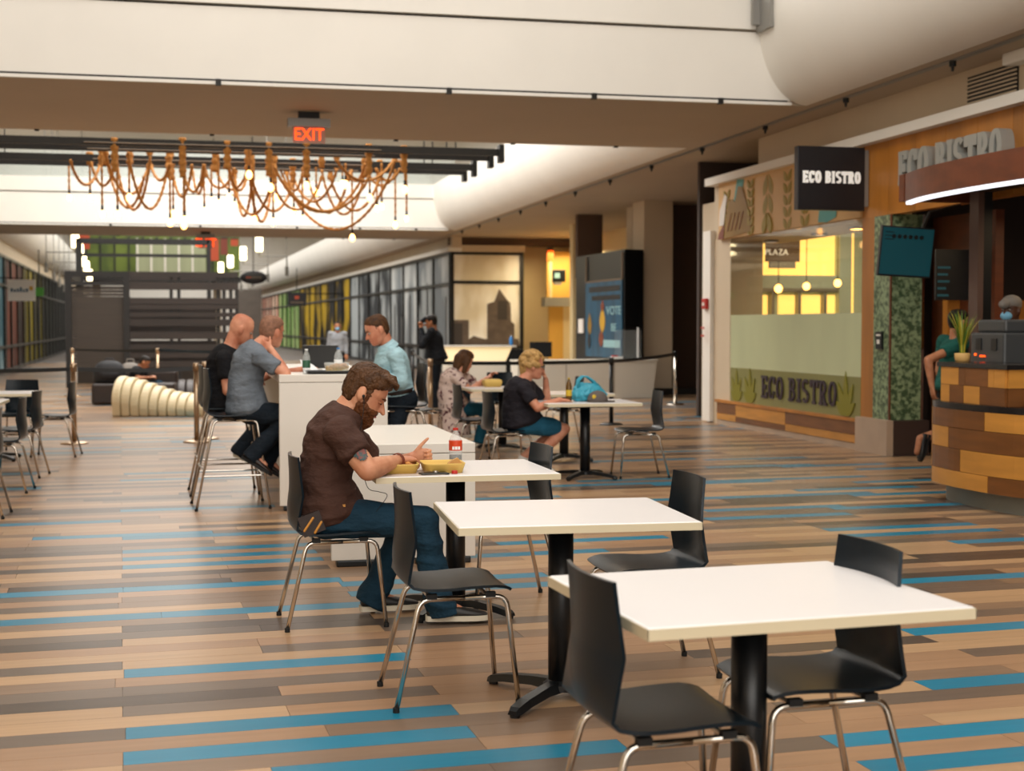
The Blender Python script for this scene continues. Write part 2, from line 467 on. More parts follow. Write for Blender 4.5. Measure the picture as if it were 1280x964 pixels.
# shop window
sw = bpy.data.objects.new('window_1', None); col.objects.link(sw); struct(sw); sw.location = (SX, 17.5, 0)
sw['label'] = 'bistro shop window with frosted lower half and printed lettering'
def W(y): return y - 17.5
gm = bpy.data.materials.new('shop_glass'); gm.use_nodes = True; MATS['shop_glass'] = gm
nt = gm.node_tree; nt.nodes.clear()
o_ = nt.nodes.new('ShaderNodeOutputMaterial'); mx = nt.nodes.new('ShaderNodeMixShader'); tr = nt.nodes.new('ShaderNodeBsdfTransparent'); gl = nt.nodes.new('ShaderNodeBsdfGlossy')
fr = nt.nodes.new('ShaderNodeLayerWeight'); fr.inputs[0].default_value = .5; gl.inputs['Roughness'].default_value = .03; tr.inputs[0].default_value = (.97, .98, .95, 1)
pw = nt.nodes.new('ShaderNodeMath'); pw.operation = 'POWER'; pw.inputs[1].default_value = 4.0; nt.links.new(fr.outputs['Facing'], pw.inputs[0]); fr = pw
nt.links.new(fr.outputs[0], mx.inputs[0]); nt.links.new(tr.outputs[0], mx.inputs[1]); nt.links.new(gl.outputs[0], mx.inputs[2]); nt.links.new(mx.outputs[0], o_.inputs[0])
MB().box(-.01, 0, W(15.42), W(19.62), .36, 2.76).build('pane', 'shop_glass', sw)
MB().box(-.022, -.012, W(15.42), W(19.55), .86, 1.62).build('frosted_film', 'frosted', sw)
MB().box(-.022, -.012, W(15.42), W(19.55), .37, .858).build('frosted_band', 'frosted_green', sw)
lettering('ECO BISTRO', .3, .008, Matrix.Translation((-.032, W(17.2), .48)) @ MW, 'letter', 'letter_plum', sw, sx=1.36, thick=.2, thin=.12)
def leaf(L, wd, n=7):
    up = [(L * i / n, wd * math.sin(PI * (i / n) ** .8)) for i in range(n + 1)]
    return up + [(x, -y) for x, y in up[-2:0:-1]]
def leafs(parent, m, spots, dx, base=None):
    for (yy, zz, ang, L, wd) in spots:
        M = Matrix.Translation((dx, yy, zz)) @ MW @ Matrix.Rotation(math.radians(ang), 4, 'Z')
        leafs.k = (getattr(leafs, 'k', 0) + 1) % 40
        MB().prism(leaf(L, wd), .003 + .0004 * leafs.k, M).build('leaf', m, parent)
sp = []
for yb, sc in ((19.3, 1.0), (18.8, 1.05), (15.8, 1.15)):
    for a, L in ((90, .46), (118, .38), (62, .38), (148, .26), (32, .26)): sp.append((W(yb), .39, a, L * sc, .055 * sc))
leafs(sw, 'leaf_print', sp, -.028)
MB().box(-.06, .05, W(15.4), W(20.1), .33, .37).build('sill', 'amber_wood', sw)
# wooden plinth of boards
pl = struct(MB().box(SX - .02, SX + .1, 15.4, 20.05, .0, .33).build('baseboard_shop', 'dark_joint')); 
box('plinth_strip', SX - .035, SX - .02, 15.4, 20.05, 0, .075, 'stone_base', pl)
yy = 20.04
for L, tops in ((.75, ('walnut_board', 'honey_board', .17)), (1.75, ('honey_board', 'walnut_board', .15)), (2.12, ('walnut_board', 'honey_board', .17))):
    y1 = yy - L
    box('board', SX - .045, SX - .02, y1 + .004, yy - .004, tops[2] + .002, .33, tops[0], pl)
    box('board', SX - .045, SX - .02, y1 + .004, yy - .004, .078, tops[2] - .002, tops[1], pl)
    yy = y1
# mural fascia above the window
mu = thing('mural_fascia', 'tan mural band of olive leaves and bread above the bistro window', 'mural', (SX, 17.7, 2.74))
MB().box(-.05, .06, -2.28, 2.3, 0, .83).build('panel', 'mural_ground', mu)
sp = []
for yc, sc in ((1.95, .55), (1.05, .5), (.45, 1.0), (-.2, .6), (-.75, .6)):
    n = int(.95 / (.26 * sc)) + 1
    for i in range(n):
        z0 = -.02 + i * .26 * sc
        if z0 + .27 * sc > .84: continue
        for s in (-1, 1): sp.append((yc - s * .14, z0 + .0, 90 + s * 22, .3 * sc, .07) if sc == 1.0 else (yc - s * .02, z0 + .02, 90 - s * 36, .3 * sc, .075 * sc))
leafs(mu, 'olive_print', sp, -.052)
def blob(name, m, pts, dx, parent):
    MB().prism([(-y, z) for y, z in pts], .006, Matrix.Translation((dx, 0, 0)) @ MW).build(name, m, parent)
blob('teal_shape', 'teal_print', [(1.72, .42), (1.45, .42), (1.3, .8), (1.55, .82)], -.054, mu)
blob('bread_shape', 'brown_print', [(2.02, .0), (1.98, .3), (1.86, .52), (1.7, .55), (1.62, .5), (1.5, .72), (1.35, .7), (1.22, .5), (1.05, .25), (1.02, .05)], -.06, mu)
blob('white_shape', 'white_print', [(2.22, .2), (2.2, .42), (2.0, .65), (1.92, .6), (2.05, .2)], -.064, mu)
blob('rust_shape', 'rust_print', [(2.28, 0), (2.22, .1), (2.02, .22), (2.05, .0)], -.062, mu)
blob('teal_shape', 'teal_print', [(-1.15, .02), (-1.2, .25), (-1.7, .25), (-1.65, .05), (-1.4, .0)], -.054, mu)
for yy_ in (1.45, 1.6, 1.75, 1.9): blob('crust_line', 'rust_print', [(yy_, .1), (yy_ - .16, .35), (yy_ - .17, .35), (yy_ - .02, .1)], -.068, mu)
# soffit with small lamps under the mural
struct(box('trim_2', SX + .06, SX + .9, 15.4, 20.0, 2.7, 2.78, 'beige_wall'))
for i, (x, y) in enumerate(((8.2, 19.2), (8.2, 17.6), (8.15, 16.4))):
    l_ = thing('recessed_lamp', ['grey', 'square', 'glowing amber'][i] + ' recessed lamp under the mural above the shop window', 'lamp', (x, y, 2.7), 0, 'recessed lamps of the shop window')
    MB().box(-.08, .08, -.08, .08, -.03, 0).build('housing', 'grey_metal', l_)
    MB().box(-.06, .06, -.06, .06, -.035, -.031).build('diffuser', 'lamp_glow' if i == 2 else 'letter_white', l_)
# jamb and pilaster at the far end of the shop
struct(box('wall_pilaster', SX, SX + .5, 19.62, 20.3, 0, 2.76, 'beige_wall'))
struct(box('wall_pilaster', SX + .02, SX + .5, 20.0, 20.34, 2.6, 3.56, 'beige_wall'))
struct(box('trim_3', SX - .06, SX + .3, 20.3, 20.62, .02, 2.9, 'white_paint'))
fa = thing('fire_alarm', 'small red fire alarm box on the white jamb beside the bistro window', 'alarm', (SX - .06, 20.45, 1.72))
MB().box(-.05, 0, -.09, .09, 0, .16).build('body', 'red_plastic', fa, bevel=.01); MB().box(-.06, -.05, -.04, .04, .05, .1).build('button', 'white_paint', fa)
for z in (1.3, 1.42): box('red_mark', -.062 + 0.0, -.055, -.06, .08, z - 1.72, z - 1.69, 'red_plastic', fa)
# the lit room behind the glass
YR = 21.6
struct(box('ceiling', SX + .42, 12, 15.12, YR, 3.3, 3.38, 'beige_wall'))
struct(box('wall_room_back', SX + .5, 12.0, YR, YR + .12, 0, 3.4, 'pale_frame'))
struct(box('wall_room_side', SX + .3, SX + .42, 20.35, YR, 0, 3.4, 'beige_wall'))
rm = struct(bpy.data.objects.new('window_2', None)); col.objects.link(rm); rm.location = (9.5, YR, 0)
rm['label'] = 'glowing yellow back windows seen through the bistro glass'
def RB(name, x0, x1, y0, y1, m, d=.05):
    a = J(x0, y1, YR); b = J(x1, y0, YR)
    return MB().box(a.x - 9.5, b.x - 9.5, -d, 0, a.z, b.z).build(name, m, rm)
RB('pane', 938, 1042, 288, 345, 'lit_yellow')
for x0, x1 in ((941, 958), (972, 992), (1000, 1024), (1030, 1042)): RB('pane', x0, x1, 369, 402, 'lit_yellow')
RB('transom', 930, 1042, 345, 366, 'pale_frame', .12)
RB('post', 1042, 1058, 290, 410, 'pale_frame', .2); RB('post', 1058, 1064, 290, 410, 'lit_yellow', .1)
RB('post', 934, 938, 290, 410, 'grey_metal', .16)
for x in (962, 995, 1027): RB('post', x - 2, x + 2, 364, 410, 'grey_metal', .14)
RB('rail', 930, 1045, 361, 364, 'grey_metal', .16)
area('room_light', (10.0, 18.6, 3.25), 2.5, 4.0, 130, (1, .78, .45))
for i, (x, y, s) in enumerate(((918.5, 364, .7), (940, 363, 1.0), (973, 361, 1.1), (1008, 358, 1.0), (1047, 354, 1.0))):
    Y = 20.9 - i * .2; p = J(x, y, Y)
    b = thing('pendant_bulb', ['small warm globe at the left end of the string behind the window', 'second warm globe from the left behind the window', 'middle warm globe of the string behind the window', 'fourth warm globe from the left behind the window', 'warm globe hanging at the right end behind the window'][i], 'lamp', (p.x, p.y, p.z), 0, 'globes behind the shop window')
    MB().ell((0, 0, 0), .055 * s, .055 * s, .06 * s).build('globe', 'lamp_glow', b, True)
    MB().tube([(0, 0, .05), (0, 0, 3.3 - p.z)], .006, 6).build('cord', 'black_metal', b)
pz = thing('hanging_sign', 'dark hanging sign reading PLAZA behind the bistro glass', 'sign', J(977, 322, 20.6))
c_ = J(977, 322, 20.6); a = J(957, 327, 20.6) - c_; b = J(999, 299, 20.6) - c_
MB().box(a.x, b.x, -.03, .03, a.z, b.z).build('board', 'sign_brown', pz) if 'sign_brown' in MATS else MB().box(a.x, b.x, -.03, .03, a.z, b.z).build('board', mat('sign_brown', '4a3010', .5), pz)
MB().box(a.x + .06, b.x - .07, -.03, .03, a.z - .1, a.z).build('lower_board', 'grey_metal', pz)
MB().tube([(a.x + .1, 0, b.z), (a.x + .1, 0, 3.3 - c_.z)], .008, 6).build('hanger', 'black_metal', pz)
text_mesh('PLAZA', .13, Matrix.Translation((-.1, -.035, a.z + .14)) @ MF, 'letter', 'letter_white', pz)
# wooden header, pillar and blade sign
hd = struct(bpy.data.objects.new('wall_header', None)); col.objects.link(hd); hd.location = (SX, 12, 2.72)
hd['label'] = 'amber wood header wall above the bistro counter'
yy = 15.42
while yy > 7.2:
    MB().box(-.02, .1, yy - .62 + .003 - 12, yy - .003 - 12, 0, .84).build('panel', 'amber_wood', hd); yy -= .62
struct(box('wall_wood_strip', SX - .02, SX + .1, 15.1, 15.42, .3, 2.72, 'amber_wood'))
pi_ = thing('tile_pillar', 'green mosaic tile pillar on a stone base beside the bistro entrance', 'pillar', (SX, 14.9, 0))
MB().box(-.03, .36, -.2, .2, .4, 2.72).build('shaft', 'green_tile', pi_)
MB().box(-.035, -.02, -.21, -.18, .4, 2.72).build('edge_strip', 'brown_wood', pi_)
MB().box(.35, .38, -.215, -.18, .4, 2.72).build('edge_strip', 'chrome', pi_)
MB().box(-.1, -.02, -.28, .5, 0, .4).build('base', 'stone_base', pi_); MB().box(-.02, .42, -.285, .5, 0, .398).build('base', 'dark_stone', pi_)
ks = thing('wall_plate', 'small black card reader on the green tile pillar', 'reader', (SX - .03, 14.92, 1.2))
MB().box(-.03, 0, -.07, .07, 0, .2).build('plate', 'black_satin', ks); MB().box(-.035, -.03, -.03, .03, .06, .11).build('button', 'white_paint', ks); MB().box(-.035, -.03, -.05, .05, .15, .17).build('strip', 'white_paint', ks)
bs = thing('blade_sign', 'black square blade sign with white ECO BISTRO lettering', 'sign', (7.26, 15.3, 2.8))
MB().box(-.43, .41, -.05, .05, 0, .73).build('board', 'sign_black', bs, bevel=.008)
MB().box(.41, .46, -.04, .04, .05, .7).build('mount', 'grey_metal', bs)
lettering('ECO BISTRO', .135, .008, Matrix.Translation((-.01, -.052, .31)) @ MF, 'letter', 'letter_white', bs, sx=.87, thick=.21, thin=.11)
lt = thing('raised_lettering', 'silver raised ECO BISTRO letters standing on the curved wooden canopy', 'sign', (SX - .021, 13.3, 3.0))
lettering('ECO BISTRO', .36, .14, MW, 'letter', 'letter_silver', lt, sx=.93, thick=.23, thin=.12)
# curved canopy
cn = thing('canopy', 'curved brown wood canopy with a white light strip over the bistro counter', 'canopy', (7.0, 11, 2.68))
cv = [(6.82, 12.75), (6.7, 12.2), (6.66, 11.6), (6.67, 11.0), (6.74, 10.3), (6.9, 9.5), (7.2, 8.6)]
def strip(name, pts, th, z0, z1, m, parent, o=(0, 0, 0)):
    mb = MB(); a = [Vector((x - o[0], y - o[1], 0)) for x, y in pts]
    rs = []
    for i, p in enumerate(a):
        t = (a[min(i + 1, len(a) - 1)] - a[max(i - 1, 0)]).normalized(); n = Vector((-t.y, t.x, 0)) * th
        rs.append([p + Vector((0, 0, z0)), p + n * -1 + Vector((0, 0, z0)), p + n * -1 + Vector((0, 0, z1)), p + Vector((0, 0, z1))])
    mb.rings(rs); return mb.build(name, m, parent)
def smooth_curve(pts, n=6):
    P = [Vector((x, y)) for x, y in pts]; out = []
    for i in range(len(P) - 1):
        p0 = P[max(i - 1, 0)]; p1 = P[i]; p2 = P[i + 1]; p3 = P[min(i + 2, len(P) - 1)]
        for k in range(n):
            t = k / n
            q = .5 * ((2 * p1) + (p2 - p0) * t + (2 * p0 - 5 * p1 + 4 * p2 - p3) * t * t + (3 * p1 - p0 - 3 * p2 + p3) * t ** 3)
            out.append((q.x, q.y))
    return out + [(P[-1].x, P[-1].y)]
cvs = smooth_curve(cv)
strip('valance', cvs, -.05, 0, .26, 'brown_wood', cn, (7.0, 11, 0))
strip('light_strip', [(x + .03, y) for x, y in cvs], -.05, -.03, 0, 'led', cn, (7.0, 11, 0))
mb = MB(); mb.prism([(x - 7.0 + .05, y - 11) for x, y in cvs] + [(.74, -2.4), (.74, 1.75)], .06, Matrix.Translation((0, 0, .1))); mb.build('deck', 'dark_interior', cn)
MB().box(-.2, .74, 1.7, 1.8, 0, .26).build('end_board', 'brown_wood', cn)
# interior of the bistro: posts, menu board, back units
ps = thing('steel_post', 'dark steel post behind the bistro counter', 'post', (7.44, 12.4, 0))
MB().box(-.06, .0, -.08, .08, 0, 2.75).build('flange', 'post_edge_lit', ps) if 'post_edge_lit' in MATS else MB().box(-.06, .0, -.08, .08, 0, 2.75).build('flange', mat('post_edge_lit', '5a4238', .5), ps)  # mauve light on the post's edge is put into this lighter colour
MB().box(.0, .1, -.06, .06, 0, 2.75).build('web', 'black_satin', ps)
struct(box('wall_bistro_rear', 10.4, 10.5, 6, 15, 0, 3.4, 'dark_interior'))
struct(box('wall_bistro_panel', 8.35, 8.45, 13.6, 14.9, 0, 2.7, 'brown_wood'))
mn = thing('menu_board', 'dark menu board with pale teal writing lines behind the post', 'menu board', J(1197, 350, 14.0))
MB().box(-.26, .26, 0, .03, -.22, .33).build('board', 'black_satin', mn)
for i in range(5): MB().box(-.24, -.24 + (.15, .12, .14, .1, .13)[i], -.006, 0, .12 - i * .075, .145 - i * .075).build('writing_line', 'screen_line', mn) if 'screen_line' in MATS else MB().box(-.24, -.09, -.006, 0, .12, .145).build('writing_line', mat('screen_line', '1c5560', .5, emit=.1), mn)
struct(box('wall_orange_niche', 8.2, 9.3, 14.3, 14.4, 1.2, 1.75, 'amber_wood'))
area('bistro_light', (8.8, 11.5, 2.6), 1.5, 3.0, 28, (1, .72, .42))
# tv screen
tv = thing('tv_screen', 'teal menu screen hanging in front of the green pillar', 'screen', J(1132, 315, 13.0)); tv.rotation_euler = (math.radians(6), math.radians(3), math.radians(-4))
MB().box(-.28, .28, -.02, .03, -.25, .25).build('bezel', 'black_satin', tv, bevel=.006)
MB().box(-.265, .265, -.026, -.02, -.23, .235).build('display', 'screen_teal', tv)
for i in range(6): MB().lathe([(.022, 0), (.022, .004)], n=14).build('menu_icon', 'screen_mark', tv).matrix_local = Matrix.Translation((-.15 + i * .058, -.027, .15)) @ Matrix.Rotation(PI / 2, 4, 'X')
for i in range(3): MB().box(-.24, -.15, -.029, -.026, .185 - i * .035, .193 - i * .035).build('menu_line', 'screen_mark', tv)
MB().tube([(.15, .03, .2), (.3, .2, .4), (.69, .35, .5)], .02, 8).build('bracket', 'black_metal', tv)
# counter
ct = thing('bistro_counter', 'curved bistro counter clad in amber and walnut wood blocks with dark stone top', 'counter', (6.6, 10, 0))
cf = smooth_curve([(7.2, 11.32), (6.6, 11.25), (6.2, 11.0), (6.1, 10.6), (6.1, 10.2), (6.14, 9.85), (6.24, 9.55), (6.5, 9.2), (7.0, 8.8)], 8)
O = (6.6, 10, 0)
mb = MB(); mb.prism([(x - 6.6 + .03, y - 10) for x, y in cf] + [(.75, -1.2), (.75, 1.32)], .63, Matrix.Translation((0, 0, .16))); mb.build('core', 'dark_interior', ct)
mb = MB(); mb.prism([(x - 6.6 - .02, y - 10) for x, y in cf] + [(.75, -1.2), (.75, 1.34)], .05, Matrix.Translation((0, 0, .79))); mb.build('stone_top', 'black_stone', ct)
mb = MB(); mb.prism([(x - 6.6 + .12, y - 10) for x, y in cf] + [(.75, -1.2), (.75, 1.3)], .16); mb.build('toe_kick', 'toe_grey', ct)
# blocks by arc length
cl = [0.0]
for i in range(1, len(cf)): cl.append(cl[-1] + math.dist(cf[i], cf[i - 1]))
def at_len(s):
    for i in range(1, len(cf)):
        if cl[i] >= s:
            t = (s - cl[i - 1]) / (cl[i] - cl[i - 1]); return (cf[i - 1][0] + (cf[i][0] - cf[i - 1][0]) * t, cf[i - 1][1] + (cf[i][1] - cf[i - 1][1]) * t)
    return cf[-1]
s0 = min(range(len(cf)), key=lambda i: abs(cf[i][1] - 10.92) + (10 if cf[i][0] > 6.4 else 0)); S0 = cl[s0]
layout = [((-1.05, 'h'), (0, 'w'), (.87, 'h'), (1.6, 'w'), (2.6, 'h')), ((-1.05, 'w'), (0, 'h'), (.36, 'w'), (1.35, 'w'), (2.1, 'h'), (2.6, 'h')), ((-1.05, 'h'), (0, 'w'), (.55, 'h'), (1.45, 'h'), (2.2, 'w'), (2.6, 'h')), ((-1.05, 'w'), (0, 'h'), (.92, 'w'), (1.6, 'h'), (2.6, 'h'))]
zs = [.79, .64, .47, .29, .155]
for r in range(4):
    for (a, m_), (b, _) in zip(layout[r][:-1], layout[r][1:]):
        n = max(2, int((b - a) / .08)); pts = [at_len(max(0, S0 + a + .003 + (b - a - .006) * i / n)) for i in range(n + 1)]
        strip('block', pts, .02, zs[r + 1] + .002, zs[r] - .002, 'honey_board' if m_ == 'h' else 'walnut_board', ct, O)
ub = thing('display_box', 'small wood block display box with black top standing on the bistro counter', 'box', (6.38, 10.3, .84))
MB().box(-.22, .25, -.46, .5, 0, .29).build('core', 'dark_interior', ub)
MB().box(-.25, .3, -.5, .55, .29, .325).build('top', 'black_stone', ub)
for z0, z1, cuts in ((.145, .288, ((-.46, 'h'), (-.3, 'h'), (-.22, 'w'), (.12, 'w'), (.22, 'h'), (.5, 0))), (.002, .142, ((-.46, 'w'), (-.1, 'h'), (.14, 'w'), (.36, 'h'), (.5, 0)))):
    for (a, m_), (b, _) in zip(cuts[:-1], cuts[1:]):
        MB().box(-.24, -.22, a + .002, b - .002, z0, z1).build('block', 'honey_board' if m_ == 'h' else 'walnut_board', ub)
for z0, z1, m_ in ((.145, .288, 'honey_board'), (.002, .142, 'walnut_board')): MB().box(-.22, .2, -.48, -.46, z0, z1).build('block', m_, ub)
# ------------------------------------------------------------------ recess, kiosk, desk, storefronts
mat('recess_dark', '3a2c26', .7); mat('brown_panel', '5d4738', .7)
mat('kiosk_dark', '0f1012', .35); mat('kiosk_frame', '6d5b48', .5)
mat('poster_blue', '175472', .4, c2='123f58', scale=(3, 3, 1))
mat('poster_light', '8fb7bb', .5); mat('poster_yellow', 'c79a2a', .5)
mat('gold_wall', 'e0ac4c', .6, vary=.1, scale=(2, 2, .5)); mat('desk_white', 'd8d2c4', .5)
mat('desk_glow', 'fff0cc', .5, emit=.45, emitc='ffdf9c')
mat('orange_glow', 'ff6a1a', emit=1.5, emitc='ff5a10')
# deep recess between the bistro and the far storefront
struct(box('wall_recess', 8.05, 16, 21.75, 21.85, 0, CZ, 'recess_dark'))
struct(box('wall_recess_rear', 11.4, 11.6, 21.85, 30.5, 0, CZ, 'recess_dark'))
p0 = J(805, 300, 28.7); p1 = J(841, 300, 28.7)
cl_ = struct(box('wall_column', p0.x, p1.x, 28.7, 29.5, 0, CZ, 'beige_wall'))
p2 = J(866, 300, 30.2)
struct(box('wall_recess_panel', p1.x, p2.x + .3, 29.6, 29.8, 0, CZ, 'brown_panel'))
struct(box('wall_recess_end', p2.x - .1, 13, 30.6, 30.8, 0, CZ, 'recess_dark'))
struct(box('baseboard_recess', p0.x - .02, 12, 28.62, 28.7, 0, .14, 'dark_joint'))
q0 = J(790, 300, 30.3)
struct(box('wall_pilaster', q0.x, q0.x + .35, 30.3, 30.7, 0, CZ, 'beige_wall'))
struct(box('wall_brown_bulkhead', J(722, 300, 32.6).x, q0.x, 32.6, 32.8, 2.6, CZ, 'brown_panel'))
# kiosk
A = J(720, 400, 31.8); B = J(781, 400, 28.3); Cc = J(804, 400, 28.45); D = A + (Cc - B)
kk = thing('kiosk', 'tall dark kiosk with a blue poster behind the low white counter', 'kiosk', (A.x, A.y, 0))
def K(p): return (p.x - A.x, p.y - A.y)
MB().prism([K(A), K(B), K(Cc), K(D)], 3.05).build('body', 'kiosk_dark', kk)
ux = (B - A); ux.z = 0; Lk = ux.length; ux.normalize(); nk = Vector((ux.y, -ux.x, 0))
KM = frame(nk * .012, ux, (0, 0, 1), nk)
def kbox(n, a, b, z0, z1, m, d=.02): return MB().box(a * Lk, b * Lk, z0, z1, 0, d, KM).build(n, m, kk)
kbox('poster', .24, .97, .78, 2.42, 'poster_blue')
kbox('header_frame', .24, .98, 2.42, 2.46, 'kiosk_frame', .03); kbox('header_frame', .24, .255, 2.42, 3.0, 'kiosk_frame', .03); kbox('header_frame', .965, .98, 2.42, 3.0, 'kiosk_frame', .03)
kbox('text_line', .32, .94, 2.2, 2.32, 'sign_black', .026); kbox('text_line', .38, .94, 2.02, 2.12, 'sign_black', .026)
for txt, z, s in (('VOTE', 1.78, .26), ('BE', 1.42, .24)):
    text_mesh(txt, s, Matrix.Translation(nk * .036) @ frame((0, 0, 0), ux, (0, 0, 1), nk) @ Matrix.Translation((.82 * Lk, z, 0)), 'poster_letter', 'poster_light', kk, sx=1.5)
kbox('text_line', .62, .94, 1.0, 1.16, 'poster_light', .026)
def kleaf(a, z, ang, L, wd, m): MB().prism(leaf(L, wd), .01, KM @ Matrix.Translation((a * Lk, z, .02)) @ Matrix.Rotation(math.radians(ang), 4, 'Z')).build('poster_figure', m, kk)
kleaf(.6, 1.3, 90, .6, .18, 'poster_yellow'); kleaf(.6, 1.75, 90, .28, .12, 'rust_print'); kleaf(.57, 1.0, 82, .4, .16, 'rust_print'); kleaf(.34, 1.25, 92, .5, .14, 'brown_print'); kleaf(.33, .95, 90, .4, .1, 'sign_black')
kbox('notice', .09, .19, 1.3, 1.62, 'white_print', .03)
# low white counter in front of the kiosk
a = G(640, 498); b = G(815, 497)
lc = thing('low_counter', 'low white barrier counter in front of the dark kiosk', 'counter', (a.x, 27.5, 0))
W_ = b.x - a.x + .05
MB().prism([(0, 0), (W_ - .1, 0), (W_, .75), (0, .75)], .6, frame((0, 0, 0), (1, 0, 0), (0, 0, 1), (0, -1, 0)) @ Matrix.Translation((0, 0, -.6))).build('front', 'desk_white', lc)
MB().box(-.02, W_ + .02, -.02, .62, .75, .78).build('top', 'desk_white', lc)
for x in (1.0, 2.0): MB().box(x - .006, x + .006, -.004, .0, .02, .75).build('joint', 'kiosk_frame', lc)
a = J(556, 440, 33.5); b = J(650, 440, 33.5)
dk = thing('reception_desk', 'white reception desk with a glowing cream front below the sepia city picture', 'desk', (a.x, 33.5, 0))
W_ = b.x - a.x
MB().box(.05, W_ - .35, 0, .6, .0, .62).build('base', 'desk_white', dk)
MB().prism([(.05, .62), (W_ - .35, .62), (W_ - .2, .95), (0, .95)], .6, frame((0, .0, 0), (1, 0, 0), (0, 0, 1), (0, -1, 0)) @ Matrix.Translation((0, 0, -.6))).build('lit_front', 'desk_glow', dk)
MB().box(-.03, W_ - .1, -.05, .65, .95, .99).build('top', 'desk_white', dk)
MB().box(W_ - .34, W_ + .1, 0.05, .6, 0, .9).build('side_cabinet', 'black_satin', dk)
# cream alcove left of the kiosk
struct(box('wall_alcove', 9.75, 11.6, 42.6, 42.8, 0, CZ, 'cream_wall'))
struct(box('wall_alcove_side', 11.5, 11.62, 33.5, 42.6, 0, CZ, 'cream_wall'))
def AB(name, x0, x1, y0, y1, Y, d, m, parent=None):
    a = J(x0, y1, Y); b = J(x1, y0, Y); o = box(name, a.x, b.x, Y, Y + d, a.z, b.z, m, parent)
    return o
struct(AB('wall_gold', 684, 717, 315, 372, 41.5, .1, 'gold_wall'))
struct(AB('trim_4', 681, 718, 372, 383, 40.9, .4, 'grey_metal'))
dr = struct(AB('door_1', 686, 704, 383, 455, 41.4, .08, 'gold_wall')); dr2 = struct(AB('door_2', 704, 716, 383, 455, 41.4, .08, 'cream_wall'))
struct(AB('wall_alcove_jamb', 716, 722, 280, 470, 34.0, .3, 'cream_wall'))
area('alcove_light', (10.6, 40.0, 3.6), 1.6, 2.5, 120, (1, .82, .5))
bc = thing('beacon_pole', 'thin pole with an orange beacon in the cream alcove', 'pole', J(688, 372, 40.5))
zt = J(688, 326, 40.5).z - bc.location.z
MB().tube([(0, 0, 0), (0, 0, zt)], .05, 8).build('pole', 'cream_wall', bc); MB().tube([(0, 0, zt), (0, 0, zt + .3)], .09, 10).build('beacon', 'orange_glow', bc); MB().tube([(0, 0, zt + .3), (0, 0, zt + .38)], .1, 10).build('cap', 'black_metal', bc)
cd = thing('wall_device', 'black boxy device fixed in the cream alcove', 'device', J(697, 345, 40.6))
MB().box(-.2, .22, -.1, .1, -.18, .18).build('body', 'black_satin', cd, bevel=.02); MB().box(-.12, .04, -.12, -.1, -.07, .08).build('lens', 'poster_light', cd); MB().box(-.12, .1, -.08, .08, -.26, -.18).build('bracket', 'grey_metal', cd)
# storefronts: far right
PR = dict(pink=('c98f7c', 'e6c9b0'), green=('4d7a2c', 'b9c98a'), yellow=('0c0c10', 'b8960c'), grey=('2c3034', 'a9b0b2'), sky=('8a9297', 'cdd2d2'), sepia=('d6c9ac', 'f6f1e4'), blue=('3a6472', '9db6bd'), red=('120d0b', '6e3c2e'), yellow_dark=('0a0a0a', '7a6d0c'), dark=('080a09', '161b17'))
for k, (c, c2) in PR.items():
    mat('print_' + k, c, .6, spec=.12, c2=c2, scale=(.9, .9, .12) if k in ('pink', 'green', 'red', 'yellow_dark') else (.7, .7, .35), ramp=(.42, .56), detail=3, rnd=.0)
wr_ = struct(bpy.data.objects.new('window_3', None)); col.objects.link(wr_); wr_.location = (7.65, 41.8, 0)
wr_['label'] = 'long black framed storefront with printed colour panels on the far right'
def SW(y): return bend(7.65, y) - 7.65
ys = [41.8 + 2.7 * i for i in range(28)]
rails = (.06, .8, 2.72, 3.62)
for i in range(27):
    y0, y1 = ys[i], ys[i + 1]
    yc = (y0 + y1) / 2; d_ = Vector((bend(7.65, yc), yc, 1.5)) - CP; px = 640 + F * d_.dot(RT) / d_.dot(FW)
    kind = 'sky' if px > 485 else 'grey' if px > 437 else 'yellow' if px > 372 else 'green' if px > 350 else 'pink'
    for r in range(3):
        kd = kind
        if kind == 'sky' and r < 2: kd = 'grey' if r == 0 or i % 2 else 'sky'
        mb = MB(); mb.add([(SW(y0) - .0, y0 - 41.8 + .04, rails[r] + .04), (SW(y1), y1 - 41.8 - .04, rails[r] + .04), (SW(y1), y1 - 41.8 - .04, rails[r + 1] - .04), (SW(y0), y0 - 41.8 + .04, rails[r + 1] - .04)], [(3, 2, 1, 0)])
        mb.add([(a + .03, b, c) for a, b, c in mb.v[:4]], [(0, 1, 2, 3)])
        mb.build('pane', 'print_' + kd, wr_)
    MB().box(SW(y0) - .06, SW(y0) + .05, y0 - 41.8 - .045, y0 - 41.8 + .045, 0, 3.65).build('mullion', 'black_metal', wr_)
for z in rails:
    mb = MB(); mb.rings([[(SW(y) + dx, y - 41.8, z + dz) for dx, dz in ((-.05, -.045), (.05, -.045), (.05, .045), (-.05, .045))] for y in ys]); mb.build('rail', 'black_metal', wr_)
mb = MB(); mb.rings([[(bend(7.65, y) + dx, y, z) for dx, z in ((-.12, 3.66), (.3, 3.66), (.3, 3.78), (-.12, 3.78))] for y in (41.6, 60, 80, 100, 116)]); struct(mb.build('trim_5', 'white_paint'))
mb = MB(); mb.rings([[(bend(7.65, y) + dx, y, z) for dx, z in ((.02, 3.78), (.3, 3.78), (.3, CZ), (.02, CZ))] for y in (41.6, 60, 80, 100, 116)]); struct(mb.build('wall_far_right', 'beige_wall'))
